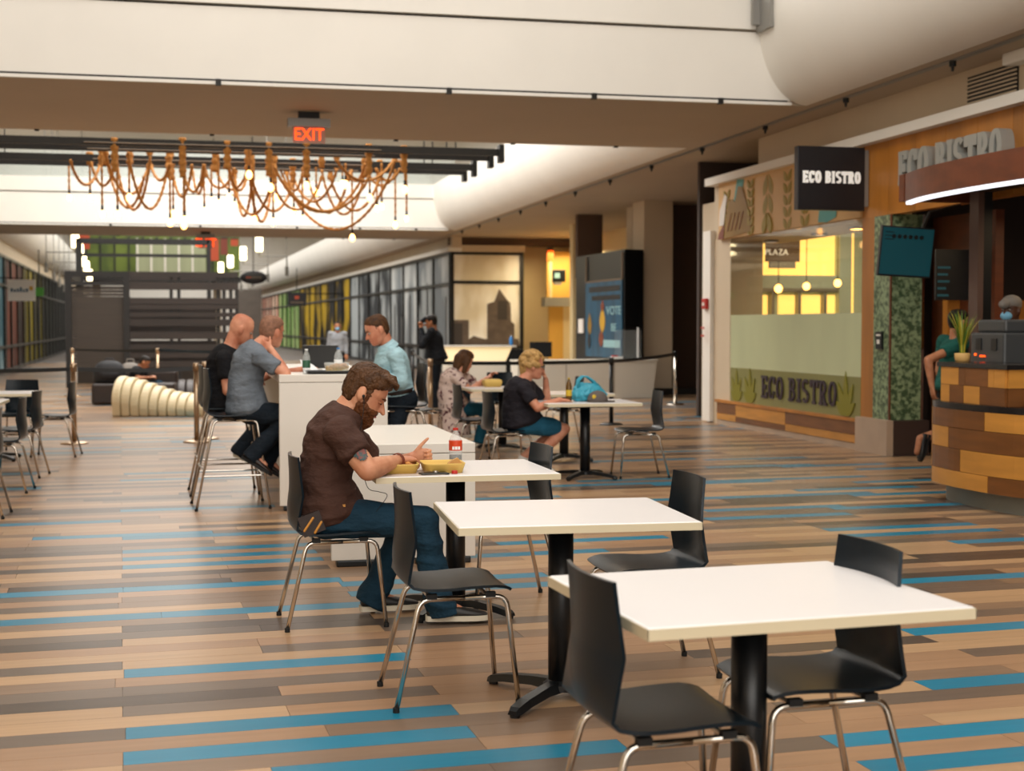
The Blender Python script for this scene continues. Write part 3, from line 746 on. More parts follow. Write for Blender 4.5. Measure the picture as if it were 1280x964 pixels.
# skyline shapes printed on the nearest side panels
for i in range(9):
    yb = 42.4 + i * 1.55; h = (1.5, .9, 1.9, 1.1, 1.6, .8, 1.3, 1.0, 1.6)[i]; wd = (.35, .6, .3, .5, .4, .6, .3, .5, .4)[i]
    mb = MB(); x = SW(yb) - .012; MB().add([(x, yb - 41.8, .85), (x, yb - 41.8 + wd, .85), (x, yb - 41.8 + wd, .85 + h), (x, yb - 41.8 + wd * .5, 1.0 + h), (x, yb - 41.8, .85 + h)], [(4, 3, 2, 1, 0)]).build('skyline_print', 'print_tower', wr_) if 'print_tower' in MATS else MB().add([(x, yb - 41.8, .85), (x, yb - 41.8 + wd, .85), (x, yb - 41.8 + wd, .85 + h), (x, yb - 41.8, .85 + h)], [(3, 2, 1, 0)]).build('skyline_print', mat('print_tower', '4b5053', .4, vary=.4, scale=(2, 2, 4)), wr_)
# the front facing bay with the sepia tower picture
wf = struct(bpy.data.objects.new('window_4', None)); col.objects.link(wf); wf.location = (7.65, 41.7, 0)
wf['label'] = 'front facing storefront bay with a sepia city tower picture'
x1 = J(652, 350, 41.7).x - 7.65
zr = J(600, 353, 41.7).z
for z0, z1 in ((.0, .8), (.8, zr), (zr, 3.62)):
    MB().box(.05, x1 - .05, 0, .03, z0 + .04, z1 - .04).build('pane', 'print_sepia', wf)
for z in (.04, .8, zr, 3.62): MB().box(0, x1, -.04, .05, z - .045, z + .045).build('rail', 'black_metal', wf)
for x in (0.02, x1): MB().box(x - .05, x + .05, -.06, .06, 0, 3.66).build('mullion', 'black_metal', wf)
mat('tower_print', '66574a', .5, vary=.35, scale=(3, 3, 5)); mat('tower_dark', '3a322c', .5)
def TP(name, pts, m, d):
    c0 = Vector((7.65, 41.7, 0)); mb = MB()
    mb.prism([(J(x, y, 41.7).x - 7.65, J(x, y, 41.7).z) for x, y in pts][::-1], .006, Matrix.Translation((0, -d, 0)) @ frame((0, 0, 0), (1, 0, 0), (0, 0, 1), (0, -1, 0))); mb.build(name, m, wf)
TP('tower_print', [(609, 432), (609, 380), (618, 377), (624, 361), (634, 375), (638, 379), (639, 402), (643, 405), (643, 432)], 'tower_print', .002)
TP('tower_shade', [(622, 400), (622, 376), (634, 376), (634, 400)], 'tower_dark', .009)
TP('city_print', [(566, 433), (566, 400), (586, 400), (586, 424), (592, 420), (606, 424), (622, 421), (648, 424), (650, 433)], 'tower_print', .0025)
TP('city_shade', [(567, 433), (567, 404), (578, 404), (578, 433)], 'tower_dark', .009)
struct(box('wall_bay_top', 7.62, 7.65 + x1 + .1, 41.65, 42.2, 3.66, 3.86, 'beige_wall')); struct(box('wall_bay_bulkhead', 7.65, 11.6, 41.9, 42.3, 3.86, CZ, 'brown_panel'))
# storefronts: far left
wl = struct(bpy.data.objects.new('window_5', None)); col.objects.link(wl); wl.location = (-5.5, 30, 0)
wl['label'] = 'long dark storefront with red and yellow printed panels on the far left'
def LWx(y): return bend(-5.5, y) + 5.5
ys = [30 + 2.4 * i for i in range(36)]
for i in range(35):
    y0, y1 = ys[i], ys[i + 1]
    kd = 'blue' if y0 < 46.5 else 'red' if y0 < 54 else 'yellow_dark' if y0 < 66 else 'dark'
    for r in range(3):
        mb = MB(); mb.add([(LWx(y0), y0 - 30 + .04, rails[r] + .04), (LWx(y1), y1 - 30 - .04, rails[r] + .04), (LWx(y1), y1 - 30 - .04, rails[r + 1] - .04), (LWx(y0), y0 - 30 + .04, rails[r + 1] - .04)], [(0, 1, 2, 3)])
        mb.add([(a - .03, b, c) for a, b, c in mb.v[:4]], [(3, 2, 1, 0)]); mb.build('pane', 'print_' + kd, wl)
    MB().box(LWx(y0) - .05, LWx(y0) + .06, y0 - 30 - .05, y0 - 30 + .05, 0, 3.65).build('mullion', 'black_metal', wl)
for z in rails:
    mb = MB(); mb.rings([[(LWx(y) + dx, y - 30, z + dz) for dx, dz in ((-.05, -.045), (.05, -.045), (.05, .045), (-.05, .045))] for y in ys]); mb.build('rail', 'black_metal', wl)
mb = MB(); mb.rings([[(bend(-5.5, y) + dx, y, z) for dx, z in ((-.3, 3.65), (.03, 3.65), (.03, CZ), (-.3, CZ))] for y in (30, 43.2, 60, 80, 116)]); struct(mb.build('wall_far_left', 'beige_wall'))
lsn = thing('hanging_sign', 'white square hanging sign with blurred blue lettering at the left edge', 'sign', J(27, 363, 44))
MB().box(-.38, .38, -.04, .04, -.31, .31).build('board', 'white_print', lsn)
for i in range(6): MB().box(-.3 + i * .085, -.24 + i * .085, -.046, -.04, -.05, (.06, .03, .05, .09, .03, .05)[i]).build('letter', 'poster_blue', lsn)
MB().box(.22, .32, -.046, -.04, .0, .12).build('emblem', 'poster_yellow', lsn)
MB().tube([(.0, 0, .3), (0, 0, .36), (-5.5 - lsn.location.x, 0, .36)], .02, 6).build('hanger', 'black_metal', lsn)
# ------------------------------------------------------------------ chairs, stools, tables
CPROF = [(.205, -.014), (.19, -.003), (.14, .004), (.06, .002), (-.03, -.004), (-.1, -.004), (-.15, .002), (-.185, .014), (-.206, .036), (-.215, .065), (-.220, .1), (-.219, .14), (-.215, .18), (-.211, .205), (-.209, .24), (-.209, .29), (-.211, .34), (-.213, .386)]
def shell_pt(s, u, zseat):
    # s: 0 front edge .. 1 top of the back, u: -1..1 across
    t = s * (len(CPROF) - 1); i = min(int(t), len(CPROF) - 2); f = t - i
    a, b = CPROF[i], CPROF[i + 1]
    x = a[0] + (b[0] - a[0]) * f; z = a[1] + (b[1] - a[1]) * f
    au = abs(u)
    back = min(1.0, max(0.0, (-x - .12) / .07))
    if z > .03:
        wd = .196 + .006 * math.exp(-((z - .2) / .06) ** 2) - .014 * max(0, (z - .2) / .186)
        xl = -.170                                      # side edges reach forward at lumbar height
        if z >= .2:
            xe = xl + (-.19 - xl) * (z - .2) / .186; x = x + (xe - x) * au * au
        else:
            uc = max(.0, (z - .03) / .17); xp = xl - .02 * (1 - uc)
            xe = -.2 + (xl + .2) * uc
            if au <= uc: x = x + (xp - x) * au * au
            else:
                x0 = x + (xp - x) * uc * uc; x = x0 + (xe - x0) * (au - uc) / max(1e-4, 1 - uc)
    else:
        wd = .205 if x > -.1 else .205 - .009 * back
        if x > .15: wd -= .012 * (x - .15) / .055
        if x < -.15: x += .008 * au * au
        z += .008 * au * au * (1 - back)
    return Vector((x, u * wd, zseat + z))
def shell(mb, s0, s1, ns, zseat, nu=20, th=.011):
    g = [[shell_pt(s0 + (s1 - s0) * i / ns, -1 + 2 * j / nu, zseat) for j in range(nu + 1)] for i in range(ns + 1)]
    def nrm(i, j):
        s = s0 + (s1 - s0) * i / ns; u = -1 + 2 * j / nu; e = .02
        du = shell_pt(s, min(1, u + e), zseat) - shell_pt(s, max(-1, u - e), zseat)
        ds = shell_pt(min(1, s + e), u, zseat) - shell_pt(max(0, s - e), u, zseat)
        return du.cross(ds).normalized()
    bot = [[g[i][j] - nrm(i, j) * th * -1 for j in range(nu + 1)] for i in range(ns + 1)]
    n = nu + 1; top = [p for r in g for p in r]; b = [p for r in bot for p in r]; N = len(top)
    fs = []
    for i in range(ns):
        for j in range(nu):
            q = (i * n + j, i * n + j + 1, (i + 1) * n + j + 1, (i + 1) * n + j)
            fs.append(q[::-1]); fs.append(tuple(k + N for k in q))
    for j in range(nu):
        fs.append((j, j + 1, N + j + 1, N + j)); k = ns * n + j; fs.append((k + 1, k, N + k, N + k + 1))
    for i in range(ns):
        k = i * n; fs.append((k + n, k, N + k, N + k + n)); k = i * n + nu; fs.append((k, k + n, N + k + n, N + k))
    return mb.add(top + b, fs)
def bendpts(a, b, c, r=.045, n=5):        # polyline a-b-c with a rounded corner at b
    a, b, c = Vector(a), Vector(b), Vector(c)
    p = b + (a - b).normalized() * r; q = b + (c - b).normalized() * r
    return [a] + [(p * (1 - t) ** 2 + b * 2 * t * (1 - t) + q * t * t) for t in (i / n for i in range(n + 1))] + [c]
def make_chair(zs=.45, high=False, m='chair_shell', name='cafe_chair'):
    t = thing(name, 'x', 'stool' if high else 'chair')
    mb = MB(); shell(mb, 0, .45, 12, zs); a = mb.build('seat', m, t, True)
    mb = MB(); shell(mb, .45, 1, 22, zs); b = mb.build('backrest', m, t, True)
    for o in (a, b):
        e = o.modifiers.new('e', 'EDGE_SPLIT'); e.split_angle = math.radians(50)
    k = .05 if high else 0
    zf = zs - .03
    for s in (-1, 1):
        MB().tube(bendpts((.235 + k, s * (.205 + k), .008), (.195, s * .165, zf), (.03, s * .165, zf)), .0105, 10).build('leg', 'chrome', t, True)
        MB().tube(bendpts((-.245 - k, s * (.205 + k), .008), (-.145, s * .165, zf), (.03, s * .165, zf)), .0105, 10).build('leg', 'chrome', t, True)
        for x in (.235 + k, -.245 - k): MB().lathe([(.013, 0), (.013, .02)], (x, s * (.205 + k), 0), 10).build('foot_cap', 'rubber', t)
        for x in (.13, -.1): MB().box(x - .02, x + .02, s * .165 - .012, s * .165 + .012, zf + .0, zs - .01).build('spacer', 'rubber', t)
    for x in (.13, -.1): MB().tube([(x, -.165, zf), (x, .165, zf)], .008, 8).build('cross_bar', 'chrome', t)
    if high:
        z = .27; fx = .235 + k - (.04 + k) * z / zf; rx = -.245 - k + (.1 + k) * z / zf; yy = .205 + k - (.04 + k) * z / zf
        for p, q in (((fx, -yy, z), (fx, yy, z)), ((rx, -yy, z + .06), (rx, yy, z + .06)), ((fx, -yy, z), (rx, -yy, z)), ((fx, yy, z), (rx, yy, z))):
            MB().tube([p, q], .008, 8).build('foot_rail', 'chrome', t)
    return t
chair0 = make_chair(); chair0_used = [False]
def chair(x, y, deg, label, group=None):
    if not chair0_used[0]: o = chair0; chair0_used[0] = True
    else: o = copy_tree(chair0)
    o.location = (x, y, 0); o.rotation_euler = (0, 0, math.radians(deg)); o['label'] = label
    o['group'] = group or 'black cafe chairs'
    return o
chair(1.195, 3.53, 3, 'nearest black cafe chair at the left of the nearest white table')
chair(1.75, 3.79, 182, 'black cafe chair at the right end of the nearest white table')
chair(1.0, 5.52, 1, 'empty black cafe chair at the left of the second white table')
chair(1.9, 5.74, 181, 'black cafe chair tucked at the right end of the second white table')
chair(.69, 7.05, 2, 'black cafe chair the man in the brown t-shirt sits on')
chair(1.65, 7.33, 184, 'black cafe chair at the right end of the table with the yellow food box')
chair(4.28, 13.2, 176, 'empty black cafe chair at the right of the table with the blue bag')
chair(2.98, 13.35, 4, 'black cafe chair under the blonde woman in black')
chair(2.72, 16.9, 8, 'dark cafe chair under the woman in the floral dress')
chair(3.0, 15.05, 3, 'empty dark cafe chair between the floral dress and the blonde woman')
chair(4.55, 17.0, 180, 'dark cafe chair behind the blonde woman against the low white counter')
chair(3.5, 18.6, -92, 'dark cafe chair facing away behind the yellow takeaway box')
chair(4.15, 18.7, -84, 'dark cafe chair just left of the blonde head near the counter')
chair(-1.46, 16.75, 174, 'dark cafe chair farthest back in the left row beside the gold post')
chair(-1.92, 17.35, -96, 'dark cafe chair behind the far left tables turned to face us')
chair(-1.62, 14.55, 172, 'dark cafe chair second from the back in the left row')
chair(-1.62, 13.25, 176, 'dark cafe chair in the middle of the left row')
chair(-1.62, 11.55, 178, 'dark cafe chair cut by the left picture edge nearest to us')
chair(-2.45, 15.7, -80, 'dark cafe chair at the left picture edge behind the front left tables')

def make_table(name='cafe_table'):
    t = thing(name, 'x', 'table')
    MB().box(-.457, .457, -.381, .381, .708, .74).build('tabletop', 'table_top', t, bevel=.006)
    mb = MB(); 
    for x0, x1, y0, y1 in ((-.459, .459, -.3835, -.381), (-.459, .459, .381, .3835), (-.4595, -.457, -.3835, .3835), (.457, .4595, -.3835, .3835)): mb.box(x0, x1, y0, y1, .7085, .7365)
    mb.build('edge_band', 'table_edge', t)
    MB().lathe([(.05, .05), (.05, .69)], n=20).build('column', 'black_satin', t, True)
    MB().box(-.2, .2, -.2, .2, .69, .708).build('mount_plate', 'black_satin', t)
    MB().lathe([(.07, .035), (.07, .06), (.05, .075)], n=20).build('hub', 'black_satin', t)
    for sx in (-1, 1):
        for sy in (-1, 1):
            d = Vector((sx * .24, sy * .27, 0)); n = Vector((-d.y, d.x, 0)).normalized()
            rs = []
            for f, wd, z0, z1 in ((.0, .035, .03, .075), (.35, .03, .035, .07), (.75, .03, .025, .055), (.95, .028, .012, .04), (1.0, .022, .012, .028)):
                p = d * f
                rs.append([p - n * wd + Vector((0, 0, z0)), p + n * wd + Vector((0, 0, z0)), p + n * wd * .7 + Vector((0, 0, z1)), p - n * wd * .7 + Vector((0, 0, z1))])
            MB().rings(rs).build('foot', 'black_satin', t)
            MB().lathe([(.018, 0), (.02, .014)], d * .95, 10).build('glide', 'rubber', t)
    return t
table0 = make_table(); tu = [False]
def table(x, y, deg, label):
    if not tu[0]: o = table0; tu[0] = True
    else: o = copy_tree(table0)
    o.location = (x, y, 0); o.rotation_euler = (0, 0, math.radians(deg)); o['label'] = label; o['group'] = 'white cafe tables'
    return o
table(1.505, 3.655, 4, 'nearest empty white cafe table on a black column')
table(1.425, 5.39, -3, 'second empty white cafe table, between the nearest one and the eating man')
table(1.335, 7.17, 0, 'white cafe table with the yellow food box and red label bottle')
table(3.73, 13.2, -1, 'white cafe table with the blue bag and grey cap')
table(3.62, 16.4, 0, 'white cafe table with the yellow takeaway box in front of the floral dress')
table(4.0, 15.0, 2, 'white cafe table half hidden behind the blonde woman in black')
table(-2.08, 16.4, 0, 'farthest white cafe table of the left row')
table(-2.2, 14.55, 0, 'middle white cafe table of the left row')
table(-2.2, 12.9, 0, 'nearest white cafe table of the left row at the picture edge')

stool0 = make_chair(.74, True, 'chair_shell', 'bar_stool'); su = [False]
def stool(x, y, deg, label):
    if not su[0]: o = stool0; su[0] = True
    else: o = copy_tree(stool0)
    o.location = (x, y, 0); o.rotation_euler = (0, 0, math.radians(deg)); o['label'] = label; o['group'] = 'bar stools at the tall white table'
stool(.33, 11.75, 4, 'black bar stool with chrome legs under the man in the grey shirt')
stool(.3, 12.75, 2, 'black bar stool under the bald man in black')
stool(1.88, 12.7, 182, 'black bar stool under the man in the pale blue shirt')

def block_table(name, label, x0, x1, y0, y1, h):
    t = thing(name, label, 'table', ((x0 + x1) / 2, (y0 + y1) / 2, 0))
    w2 = (x1 - x0) / 2; d2 = (y1 - y0) / 2
    MB().box(-w2, w2, -d2, d2, h - .06, h).build('tabletop', 'white_laminate', t, bevel=.004)
    for s in (-1, 1):
        MB().box(-w2, w2, s * (d2 - .03) - .03, s * (d2 - .03) + .03, .04, h - .064).build('end_panel', 'white_laminate', t, bevel=.003)
        for sx in (-1, 1): MB().box(sx * (w2 - .2) - .17, sx * (w2 - .2) + .17, s * (d2 - .035) - .045, s * (d2 - .035) + .045, 0, .04).build('foot', 'black_satin', t, bevel=.008)
    MB().box(-.04, .04, -d2 + .06, d2 - .06, .3, h - .064).build('modesty_panel', 'white_laminate', t)
    return t
block_table('communal_table', 'low white block table just behind the eating man', .84, 1.73, 8.62, 10.3, .745)
block_table('bar_table', 'tall white bar table with three men around it', .7, 1.56, 11.35, 14.6, 1.08)

# ------------------------------------------------------------------ stanchions
def stanchion(p, m, label, h=1.0):
    t = thing('stanchion', label, 'stanchion', (p.x, p.y, 0), 0, 'queue posts')
    MB().lathe([(.17, 0), (.17, .012), (.14, .025), (.04, .035)], n=28).build('base', m, t, True)
    MB().lathe([(.032, .03), (.032, h - .1)], n=18).build('post', m, t, True)
    MB().lathe([(.038, h - .1), (.038, h - .01), (.03, h)], n=18).build('belt_head', 'black_satin' if m != 'brass' else m, t, True)
    return t
def belt(p, q, label, z=.945, sag=.02):
    d = (q - p); d.z = 0; d.normalize(); p = p + d * .045; q = q - d * .045
    mb = MB(); n = 14; rs = []
    dn = (q - p).cross(Vector((0, 0, 1))).normalized() * .004
    for i in range(n + 1):
        f = i / n; c = p.lerp(q, f); c.z = z - sag * 4 * f * (1 - f)
        rs.append([c - dn + Vector((0, 0, -.025)), c + dn + Vector((0, 0, -.025)), c + dn + Vector((0, 0, .025)), c - dn + Vector((0, 0, .025))])
    o = mb.rings(rs).build('queue_belt', 'black_satin'); tag(o, label, 'belt', 'queue belts')
S1 = G(538, 537); S2 = G(764, 531); S3 = G(844, 506); S4 = G(516, 502)
stanchion(S1, 'brass', 'gold stanchion behind the floral dress and the man in the dark coat')
stanchion(S2, 'black_satin', 'black stanchion standing behind the table with the blue bag')
stanchion(S3, 'chrome', 'chrome stanchion at the right end of the low white counter')
stanchion(S4, 'black_satin', 'black stanchion with a disc base just right of the pale blue shirt')
belt(S1, S2, 'black belt running behind the blonde and floral women'); belt(S2, S3, 'black belt rising to the chrome stanchion at the counter end')
belt(S4, S1, 'black belt behind the man in the dark coat')
L1 = G(93, 555); L2 = G(246, 553); L3 = G(257, 549); L0 = Vector((-3.2, 18.6, 0)); R1 = G(91, 495.5); R2 = G(197.5, 496); R3 = J(330, 470, 26.8); R3.z = 0
stanchion(L1, 'brass', 'gold stanchion beside the left row of tables'); stanchion(L2, 'brass', 'left gold stanchion of the pair behind the bar stools'); stanchion(L3, 'brass', 'right gold stanchion of the pair behind the bar stools')
stanchion(R1, 'brass', 'gold stanchion in the back row at the pavilion left post'); stanchion(R2, 'brass', 'gold stanchion beside the man on the dark sofa'); stanchion(R3, 'brass', 'gold stanchion hidden behind the two seated men'); stanchion(L0, 'brass', 'gold stanchion past the left picture edge')
belt(L0, L1, 'black belt from the left edge to the gold stanchion', .93); belt(L1, L2, 'black belt crossing in front of the white ribbed sofa', .93); belt(R1, R2, 'black belt behind the white sofa on the left', .97); belt(R2, R3, 'black belt behind the man on the dark sofa', .97)

# ------------------------------------------------------------------ lounge seats
mat('cream_vinyl', 'e2d3ae', .45, vary=.05, scale=(2, 2, 2)); mat('brown_vinyl', '2a201d', .45)
def ribbed(name, label, p, deg, hs, th, wd, m, back=0.0):
    t = thing(name, label, 'sofa', (p.x, p.y, 0), math.radians(deg))
    for i, h in enumerate(hs):
        n = 18; pts = []
        r = min(h * .75, wd * .42)
        pts.append((wd * .04, 0)); pts.append((wd * .96, 0))
        for k in range(n + 1):
            a = PI * k / n
            pts.append((wd * .5 + wd * .5 * math.cos(a) * (1 if math.cos(a) > 0 else 1), h - r + r * math.sin(a)))
        mb = MB(); mb.prism(pts, th - .012, frame((i * th, 0, 0), (0, 1, 0), (0, 0, 1), (1, 0, 0))); mb.build('rib', m, t, bevel=.03, seg=3)
    return t
p = G(139, 521)
ribbed('ribbed_sofa', 'cream white ribbed lounge sofa tapering to the right', p, -14, [.64, .62, .58, .53, .48, .43, .39, .37, .36, .36], .15, .95, 'cream_vinyl')
p = G(114, 507)
ds = thing('lounge_sofa', 'dark brown lounge sofa block left of the white ribbed sofa', 'sofa', (p.x, p.y, 0), math.radians(-4))
MB().box(0, 1.5, 0, .9, .02, .4).build('seat_block', 'brown_vinyl', ds, bevel=.05, seg=3); MB().box(0, 1.5, .7, .95, .35, .62).build('back_cushion', 'brown_vinyl', ds, bevel=.06, seg=3)
p = G(200, 503)
ribbed('ribbed_sofa', 'dark brown ribbed lounge sofa behind the white one', p, -3, [.42] * 12, .16, .9, 'brown_vinyl')
mat('bag_black', '12141a', .7); mat('bag_grey', '77716a', .7)
def bag(name, label, p, sx, sy, sz, m, cat):
    t = thing(name, label, cat, p)
    mb = MB(); mb.rings([[Vector((sx * c * math.copysign(abs(math.cos(a)) ** .7, math.cos(a)), sy * c * math.copysign(abs(math.sin(a)) ** .7, math.sin(a)), z)) for a in (2 * PI * k / 20 for k in range(20))] for z, c in ((0, .9), (sz * .1, 1), (sz * .5, .98), (sz * .8, .8), (sz * .95, .5), (sz, .2))])
    mb.build('body', m, t, True); MB().tube([(-sx * .3, 0, sz * .9), (-sx * .2, 0, sz * 1.08), (sx * .2, 0, sz * 1.08), (sx * .3, 0, sz * .9)], .015, 8).build('handle', m, t, True)
    MB().ell((0, -sy * .85, sz * .35), sx * .6, sy * .3, sz * .25).build('pocket', m, t, True)
    return t
q = J(136, 480, 27.2); bag('backpack', 'black backpack lying on the dark sofa block', (q.x, q.y + .3, .402), .3, .22, .42, 'bag_black', 'bag')
q = J(153, 470, 27.6); bag('duffel_bag', 'grey duffel bag behind the black backpack', (q.x + .1, 28.75, 0), .28, .2, .75, 'bag_grey', 'bag')

# ------------------------------------------------------------------ slatted pavilion
mat('slat_brown', '2c231e', .6, vary=.3, scale=(1, 3, 12), rnd=.15); mat('blind_brown', '3c332b', .7, vary=.2, scale=(1, 3, 20)); mat('pav_black', '12100f', .5)
x0, x1, xm = -2.73, 1.19, -1.41
pv = thing('slatted_pavilion', 'dark brown slatted timber pavilion behind the lounge sofas', 'pavilion', (0, 35, 0))
for x in (x0, xm): MB().box(x - .07, x + .07, -.07, .07, 0, 2.75).build('post', 'pav_black', pv)
MB().box(x0 - .09, x0 + .09, -.05, 3, 2.55, 2.72).build('side_beam', 'pav_black', pv); MB().box(x0, x0 + .14, 2.9, 3.04, 0, 2.75).build('post', 'pav_black', pv)
MB().box(x0, xm, -.06, .06, 2.62, 2.75).build('beam', 'pav_black', pv); MB().box(x0, xm, -.05, .05, 2.42, 2.5).build('beam', 'pav_black', pv)
z = 2.4
while z > .55:
    MB().box(x0 + .07, xm - .07, .02, .05, z - .075, z - .006).build('blind_slat', 'blind_brown', pv); z -= .08
for z, h in ((2.75, .13), (2.5, .18), (2.13, .16), (1.98, .12), (1.78, .1), (1.62, .16), (1.32, .18), (1.02, .14), (.82, .12), (.62, .14)):
    MB().box(xm, x1, -.04, .0, z - h, z).build('slat', 'slat_brown', pv)
for x in (-.38, -.2, .72, .86, 1.02, 1.16): MB().box(x - .04, x + .04, .01, .08, 0, 2.75).build('post', 'pav_black', pv)
for z, h in ((2.7, .12), (1.95, .34), (1.5, .3), (1.1, .3), (.7, .3)): MB().box(xm, x1 - .5, 1.0, 1.04, z - h, z).build('rear_slat', 'slat_brown', pv)
MB().box(xm - .05, x1, 2.4, 2.46, 0.0, .9).build('rear_screen', 'blind_brown', pv); MB().box(x0, xm, 2.4, 2.46, 0, 2.2).build('rear_screen', 'blind_brown', pv)
fr_ = thing('steel_gantry', 'tall black steel gantry rising behind the slatted pavilion', 'gantry', (0, 38.3, 0))
a = J(97, 301, 38.3); b = J(261, 301, 38.3)
for x in (a.x, b.x): 
    for y in (0, .8): MB().box(x - .05, x + .05, y - .05, y + .05, 0, 3.72).build('post', 'pav_black', fr_)
for y in (0, .8): MB().box(a.x, b.x, y - .05, y + .05, 3.62, 3.72).build('beam', 'pav_black', fr_)
MB().box(a.x, b.x, -.04, .04, 3.25, 3.33).build('beam', 'pav_black', fr_)
for x in (a.x, b.x): MB().box(x - .05, x + .05, 0, .8, 3.62, 3.72).build('side_beam', 'pav_black', fr_)
# green far gallery
mat('green_panel', '6a7a2a', .6, c2='36481a', scale=(.8, .8, .5)); mat('pale_panel', '9a9f7c', .6, vary=.1, scale=(3, 1, .3)); mat('banner_red', 'b04a2c', .7); mat('banner_brown', '7a3a2c', .7)
gw = thing('green_gallery', 'distant green panelled gallery seen above the slatted pavilion', 'gallery', (0, 76, 3.7))
a = J(108, 345, 76); b = J(300, 297, 76); n = 11
for i in range(n):
    xa = a.x + (b.x - a.x) * i / n; xb = a.x + (b.x - a.x) * (i + 1) / n
    MB().box(xa + .03, xb - .03, 0, .1, .25, 3.0).build('panel', 'green_panel', gw)
    MB().box(xa - .04, xa + .04, -.06, .1, .2, 3.0).build('mullion', 'pav_black', gw)
MB().box(a.x, b.x, -2.1, .3, 0, .22).build('ledge', 'pav_black', gw)
for x in (a.x + .5, b.x - 1.2): MB().box(x - .2, x + .2, -.2, .2, -3.7, 0).build('support', 'beige_wall', gw)
c0 = J(172, 345, 74).x; c1 = J(258, 345, 74).x
for i in range(5):
    xa = c0 + (c1 - c0) * i / 5; xb = c0 + (c1 - c0) * (i + 1) / 5
    MB().box(xa + .02, xb - .02, -2.0, -1.9, .0, 2.1).build('pale_panel', 'pale_panel', gw)
    MB().box(xa - .05, xa + .05, -2.06, -1.9, 0, 2.15).build('pale_post', 'desk_white', gw)
# bracket lamps along the far balcony edges
mat('lamp_white', 'fff4d8', emit=7, emitc='ffe9b4')
def blamp(x, y, Y, s, label):
    p = J(x, y, Y); t = thing('bracket_lamp', label, 'lamp', p, 0, 'bracket lamps along the far balconies')
    MB().lathe([(.1, -.25), (.12, -.2), (.12, .2), (.1, .25)], n=14).build('shade', 'lamp_white', t, True)
    MB().tube([(0, 0, -.25), (0, 0, -.4), (s * .9, 0, -.4), (s * .9, 0, -.75)], .03, 6).build('arm', 'grey_metal', t)
    MB().lathe([(.06, -1.05), (.06, -.75)], (s * .9, 0, 0), 8).build('weight', 'grey_metal', t); MB().tube([(s * .9, 0, -.4), (s * .9, 0, 9.4 - p.z)], .014, 5).build('rod', 'grey_metal', t)
for i, (x, y, Y) in enumerate(((94, 300, 48), (100, 314, 53), (104, 325, 58), (108, 334, 63), (112, 344, 68))):
    blamp(x, y, Y, -1, ['nearest', 'second', 'third', 'fourth', 'farthest'][i] + ' glowing lamp in the left row above the pavilion')
for i, (x, y, Y) in enumerate(((324, 305, 48), (304, 317, 54), (288, 327, 60), (276, 335, 66))):
    blamp(x, y, Y, 1, ['nearest', 'second', 'third', 'farthest'][i] + ' glowing lamp in the right row above the pavilion')
for i, (x, y, Y, wd, h, m, lb) in enumerate(((268, 312, 62, .36, .95, 'banner_red', 'orange hanging banner right of the steel frame'), (280, 308, 66, .32, .75, 'banner_brown', 'brown hanging banner beside the orange one'), (104, 302, 60, .5, .6, 'banner_red', 'small orange banner above the left lamps'), (293, 303, 70, .36, .35, 'banner_red', 'short orange banner right of the brown banner'))):
    p = J(x, y, Y); t = thing('hanging_banner', lb, 'banner', p)
    MB().box(-wd / 2, wd / 2, -.01, .01, -h / 2, h / 2).build('cloth', m, t); MB().tube([(-wd / 2, 0, h / 2), (wd / 2, 0, h / 2)], .03, 6).build('rod', 'black_metal', t); MB().tube([(0, 0, h / 2), (0, 0, 9.4 - p.z)], .015, 5).build('cord', 'black_metal', t)
p = J(317, 347, 50); ov = thing('oval_sign', 'black oval hanging sign right of the pavilion', 'sign', p)
MB().ell((0, 0, 0), .46, .06, .23, None, 28, 10).build('board', 'sign_black', ov, True)
for i in range(6): MB().box(-.25 + i * .09, -.2 + i * .09, -.068, -.05, -.03, .03).build('letter', 'banner_red' if i < 2 else 'kiosk_frame', ov)
MB().tube([(0, 0, .2), (0, 0, 9.4 - p.z)], .015, 6).build('hanger', 'black_metal', ov)
struct(box('wall_grey_block', J(296, 380, 105).x, J(327, 380, 105).x, 105, 105.3, 0, CZ, 'grey_block')) if 'grey_block' in MATS else (mat('grey_block', '6a625a', .8, vary=.2, scale=(1, 1, 2)), struct(box('wall_grey_block', J(296, 380, 105).x, J(327, 380, 105).x, 105, 105.3, 0, CZ, 'grey_block')))
# ------------------------------------------------------------------ people
def skin_mat(name, c, c2):
    return mat(name, c, .5, c2=c2, scale=(9, 9, 9), bump=.05, spec=.35)
skin_mat('skin_fair', 'd39a78', 'bd7d5e'); skin_mat('skin_pink', 'd79a7c', 'b97357'); skin_mat('skin_tan', 'b97f5c', '9a6244'); skin_mat('skin_dark', '5a3826', '452a1c')
def cloth(name, c, vary=.25, scale=(9, 9, 5), bump=.9, bscale=(14, 14, 22), rough=.85, c2=None, ramp=(.3, .7)):
    return mat(name, c, rough, vary=vary, c2=c2, scale=scale, bump=bump, bscale=bscale, spec=.25, ramp=ramp)
cloth('tee_brown', '4a3128'); cloth('jeans_blue', '1a3c50', .45, (6, 6, 3)); cloth('jeans_dark', '16202a', .3); cloth('shirt_grey', '6f7780', .2); cloth('shirt_black', '121216', .3)
cloth('shirt_pale_blue', 'a6c9d2', .12); cloth('tee_charcoal', '232026', .3); cloth('shorts_denim', '23607c', .3); cloth('coat_navy', '14181f', .3); cloth('tee_green', '1c5a50', .3); cloth('apron_cream', 'c9a878', .1); cloth('shirt_light', '8f9296', .15)
mat('floral', 'cfb9ae', .85, c2='5a2f38', scale=(20, 20, 20), ramp=(.40, .44), bump=.3, bscale=(14, 14, 22), spec=.2, detail=1)
